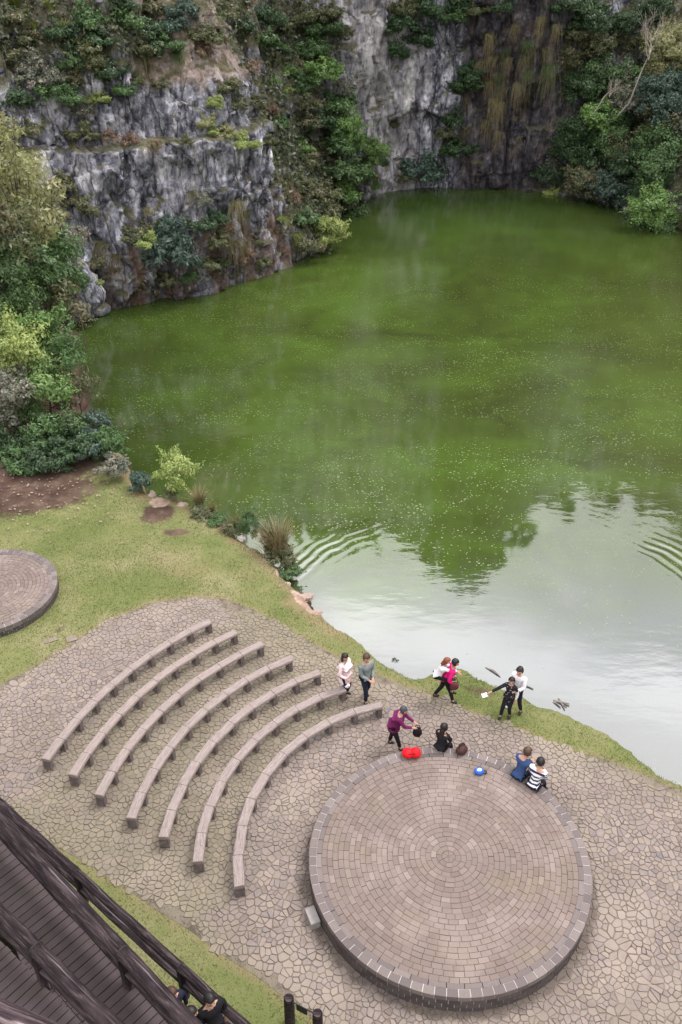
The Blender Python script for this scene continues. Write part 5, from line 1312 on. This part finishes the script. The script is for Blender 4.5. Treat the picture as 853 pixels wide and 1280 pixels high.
# ------------------------------------------------------------------ bags and belongings
def bag(name, label, cat, loc, parts, m, strap=None, rz=0):
    root = empty(name, loc, rz); tag(root, label, cat)
    bm = bmesh.new()
    for c_, r_ in parts: blob(bm, c_, r_, 3, .10, 2.2)
    obj('body', bm, m, root)
    if strap:
        bm = bmesh.new(); tube(bm, [V3(q) for q in strap], .012, 6); obj('strap', bm, black_m, root)
    return root
red_m = cloth('red nylon', (.75, .012, .02), .5)
bag('red_bag', 'bright red soft bag lying on the stage rim beside the purple coat', 'bag', g0(514, 945, DH), [((-.09, 0, .11), (.16, .15, .13)), ((.11, .01, .12), (.15, .15, .14))], red_m, [(-.1, -.1, .18), (-.02, -.14, .24), (.1, -.1, .2)])
bag('brown_bag', 'dark brown handbag on the rim between the seated black clad person and the blue man', 'bag', g0(577, 941, DH), [((0, 0, .12), (.17, .13, .13)), ((.05, .05, .2), (.09, .08, .08))], cloth('brown leather', (.065, .030, .028), .5), [(-.13, 0, .14), (-.08, 0, .30), (.05, .02, .33), (.13, 0, .16)], .5)
r_ = bag('blue_cap', 'small blue and white cap like bag alone on the stage bricks', 'bag', g0(599, 966, DH), [((0, 0, .06), (.13, .11, .07))], cloth('blue nylon', (.03, .12, .50), .5), [(.06, -.08, .05), (.16, -.10, .02), (.2, -.02, .02), (.12, .02, .05)], .3)
bm = bmesh.new(); blob(bm, (0, .0, .10), (.075, .06, .045), 3, .05); obj('white_panel', bm, simple('pale blue white', (.55, .72, .85), .6), r_)
q = pw.matrix_basis @ V3((0, .56, .74)); bag('black_bag', 'black shoulder bag dangling from the hands of the person in purple', 'bag', q, [((0, 0, 0), (.08, .13, .19))], black_m, [(0, -.08, .14), (0, -.04, .26), (0, .04, .26), (0, .08, .14)], pw.rotation_euler.z)
bag('shoulder_bag', 'brown bag hanging at the hip of the person in the magenta jacket', 'bag', cp_+V3((.20, -.26, .82)), [((0, 0, 0), (.13, .09, .14))], cloth('maroon leather', (.11, .03, .035), .5), [(-.1, 0, .1), (-.06, .04, .28), (.05, .04, .28), (.1, 0, .1)], .2)
bm = bmesh.new(); blob(bm, (0, 0, .07), (.09, .08, .08), 3, .12); o = obj('white_bag', bm, white_m); o.location = at(434, 859, .45); tag(o, 'little white bag on the bench end beside the woman in pink', 'bag')
bm = bmesh.new(); box(bm, (0, 0, 0), (.19, .12, .015), Quaternion((1, .2, .1, .2)).to_matrix(), .005); o = obj('folded_paper', bm, white_m); d_ = (J_['wr', 1]-J_['el', 1]).normalized(); o.location = wr_.location+Matrix.Rotation(wr_.rotation_euler.z, 3, 'Z') @ (J_['wr', 1]+d_*.2); tag(o, 'folded white paper held out by the woman in the speckled dress', 'paper')

# ------------------------------------------------------------------ light and sky
SUN_EL, SUN_AZ = R(58), R(60)      # azimuth clockwise from +Y
world = bpy.data.worlds.new("World"); scene.world = world; world.use_nodes = True
nt = world.node_tree; nt.nodes.clear()
out = nt.nodes.new('ShaderNodeOutputWorld'); bg = nt.nodes.new('ShaderNodeBackground'); sky = nt.nodes.new('ShaderNodeTexSky')
sky.sky_type = 'NISHITA'; sky.sun_disc = False; sky.sun_elevation = SUN_EL; sky.sun_rotation = SUN_AZ
hs = nt.nodes.new('ShaderNodeHueSaturation'); hs.inputs['Saturation'].default_value = .25; hs.inputs['Value'].default_value = 1.0; nt.links.new(sky.outputs[0], hs.inputs['Color'])
tc = nt.nodes.new('ShaderNodeTexCoord'); mp = nt.nodes.new('ShaderNodeMapping'); mp.inputs['Scale'].default_value = (1, 1, 2.2); nt.links.new(tc.outputs['Generated'], mp.inputs[0])
nz = nt.nodes.new('ShaderNodeTexNoise'); nz.inputs['Scale'].default_value = 2.4; nz.inputs['Detail'].default_value = 6; nz.inputs['Roughness'].default_value = .55; nt.links.new(mp.outputs[0], nz.inputs['Vector'])
rp = nt.nodes.new('ShaderNodeValToRGB'); e = rp.color_ramp.elements; e[0].position = .40; e[0].color = (8.6, 8.65, 8.9, 1); e[1].position = .62; e[1].color = (14.2, 13.8, 13.8, 1); nt.links.new(nz.outputs[0], rp.inputs[0])
mx = nt.nodes.new('ShaderNodeMix'); mx.data_type = 'RGBA'; mx.inputs[0].default_value = .85; nt.links.new(hs.outputs[0], mx.inputs[6]); nt.links.new(rp.outputs[0], mx.inputs[7])
sx = nt.nodes.new('ShaderNodeSeparateXYZ'); nt.links.new(tc.outputs['Generated'], sx.inputs[0])
gr = nt.nodes.new('ShaderNodeMapRange'); gr.inputs[1].default_value = 0; gr.inputs[2].default_value = .85; gr.inputs[3].default_value = .55; gr.inputs[4].default_value = 1.35; nt.links.new(sx.outputs[2], gr.inputs[0])
ml = nt.nodes.new('ShaderNodeVectorMath'); ml.operation = 'SCALE'; nt.links.new(mx.outputs[2], ml.inputs[0])
def mth(op, a, b):   # a brighter bank of cloud low in the overcast
    q_ = nt.nodes.new('ShaderNodeMath'); q_.operation = op
    for k_, v_ in enumerate((a, b)):
        if isinstance(v_, (int, float)): q_.inputs[k_].default_value = v_
        else: nt.links.new(v_, q_.inputs[k_])
    return q_.outputs[0]
e_ = mth('DIVIDE', mth('SUBTRACT', mth('ADD', sx.outputs[2], mth('MULTIPLY', mth('SUBTRACT', nz.outputs[0], .5), .22)), .668), .042)
bank = mth('MULTIPLY', mth('POWER', 2.718, mth('MULTIPLY', mth('MULTIPLY', e_, e_), -1.0)), .55)
nt.links.new(mth('MULTIPLY', gr.outputs[0], mth('ADD', .88, bank)), ml.inputs['Scale'])
nt.links.new(ml.outputs[0], bg.inputs['Color']); bg.inputs['Strength'].default_value = .12; nt.links.new(bg.outputs[0], out.inputs[0])
sd_ = bpy.data.lights.new('sun', 'SUN'); sd_.energy = 1.5; sd_.angle = R(18); sd_.color = (1, .955, .93); so = bpy.data.objects.new('sun', sd_); C.objects.link(so)
dv = Vector((math.sin(SUN_AZ)*math.cos(SUN_EL), math.cos(SUN_AZ)*math.cos(SUN_EL), math.sin(SUN_EL))); so.rotation_euler = (-dv).to_track_quat('-Z', 'Y').to_euler(); so.location = (20, 10, 60)

vs_ = scene.view_settings; vs_.view_transform = 'Standard'; vs_.look = 'None'; vs_.gamma = 1; vs_.use_curve_mapping = False; vs_.exposure = 0.72
scene.render.engine = 'CYCLES'; scene.cycles.max_bounces = 6; scene.cycles.diffuse_bounces = 3; scene.cycles.glossy_bounces = 3; scene.cycles.transmission_bounces = 3; scene.cycles.use_denoising = True
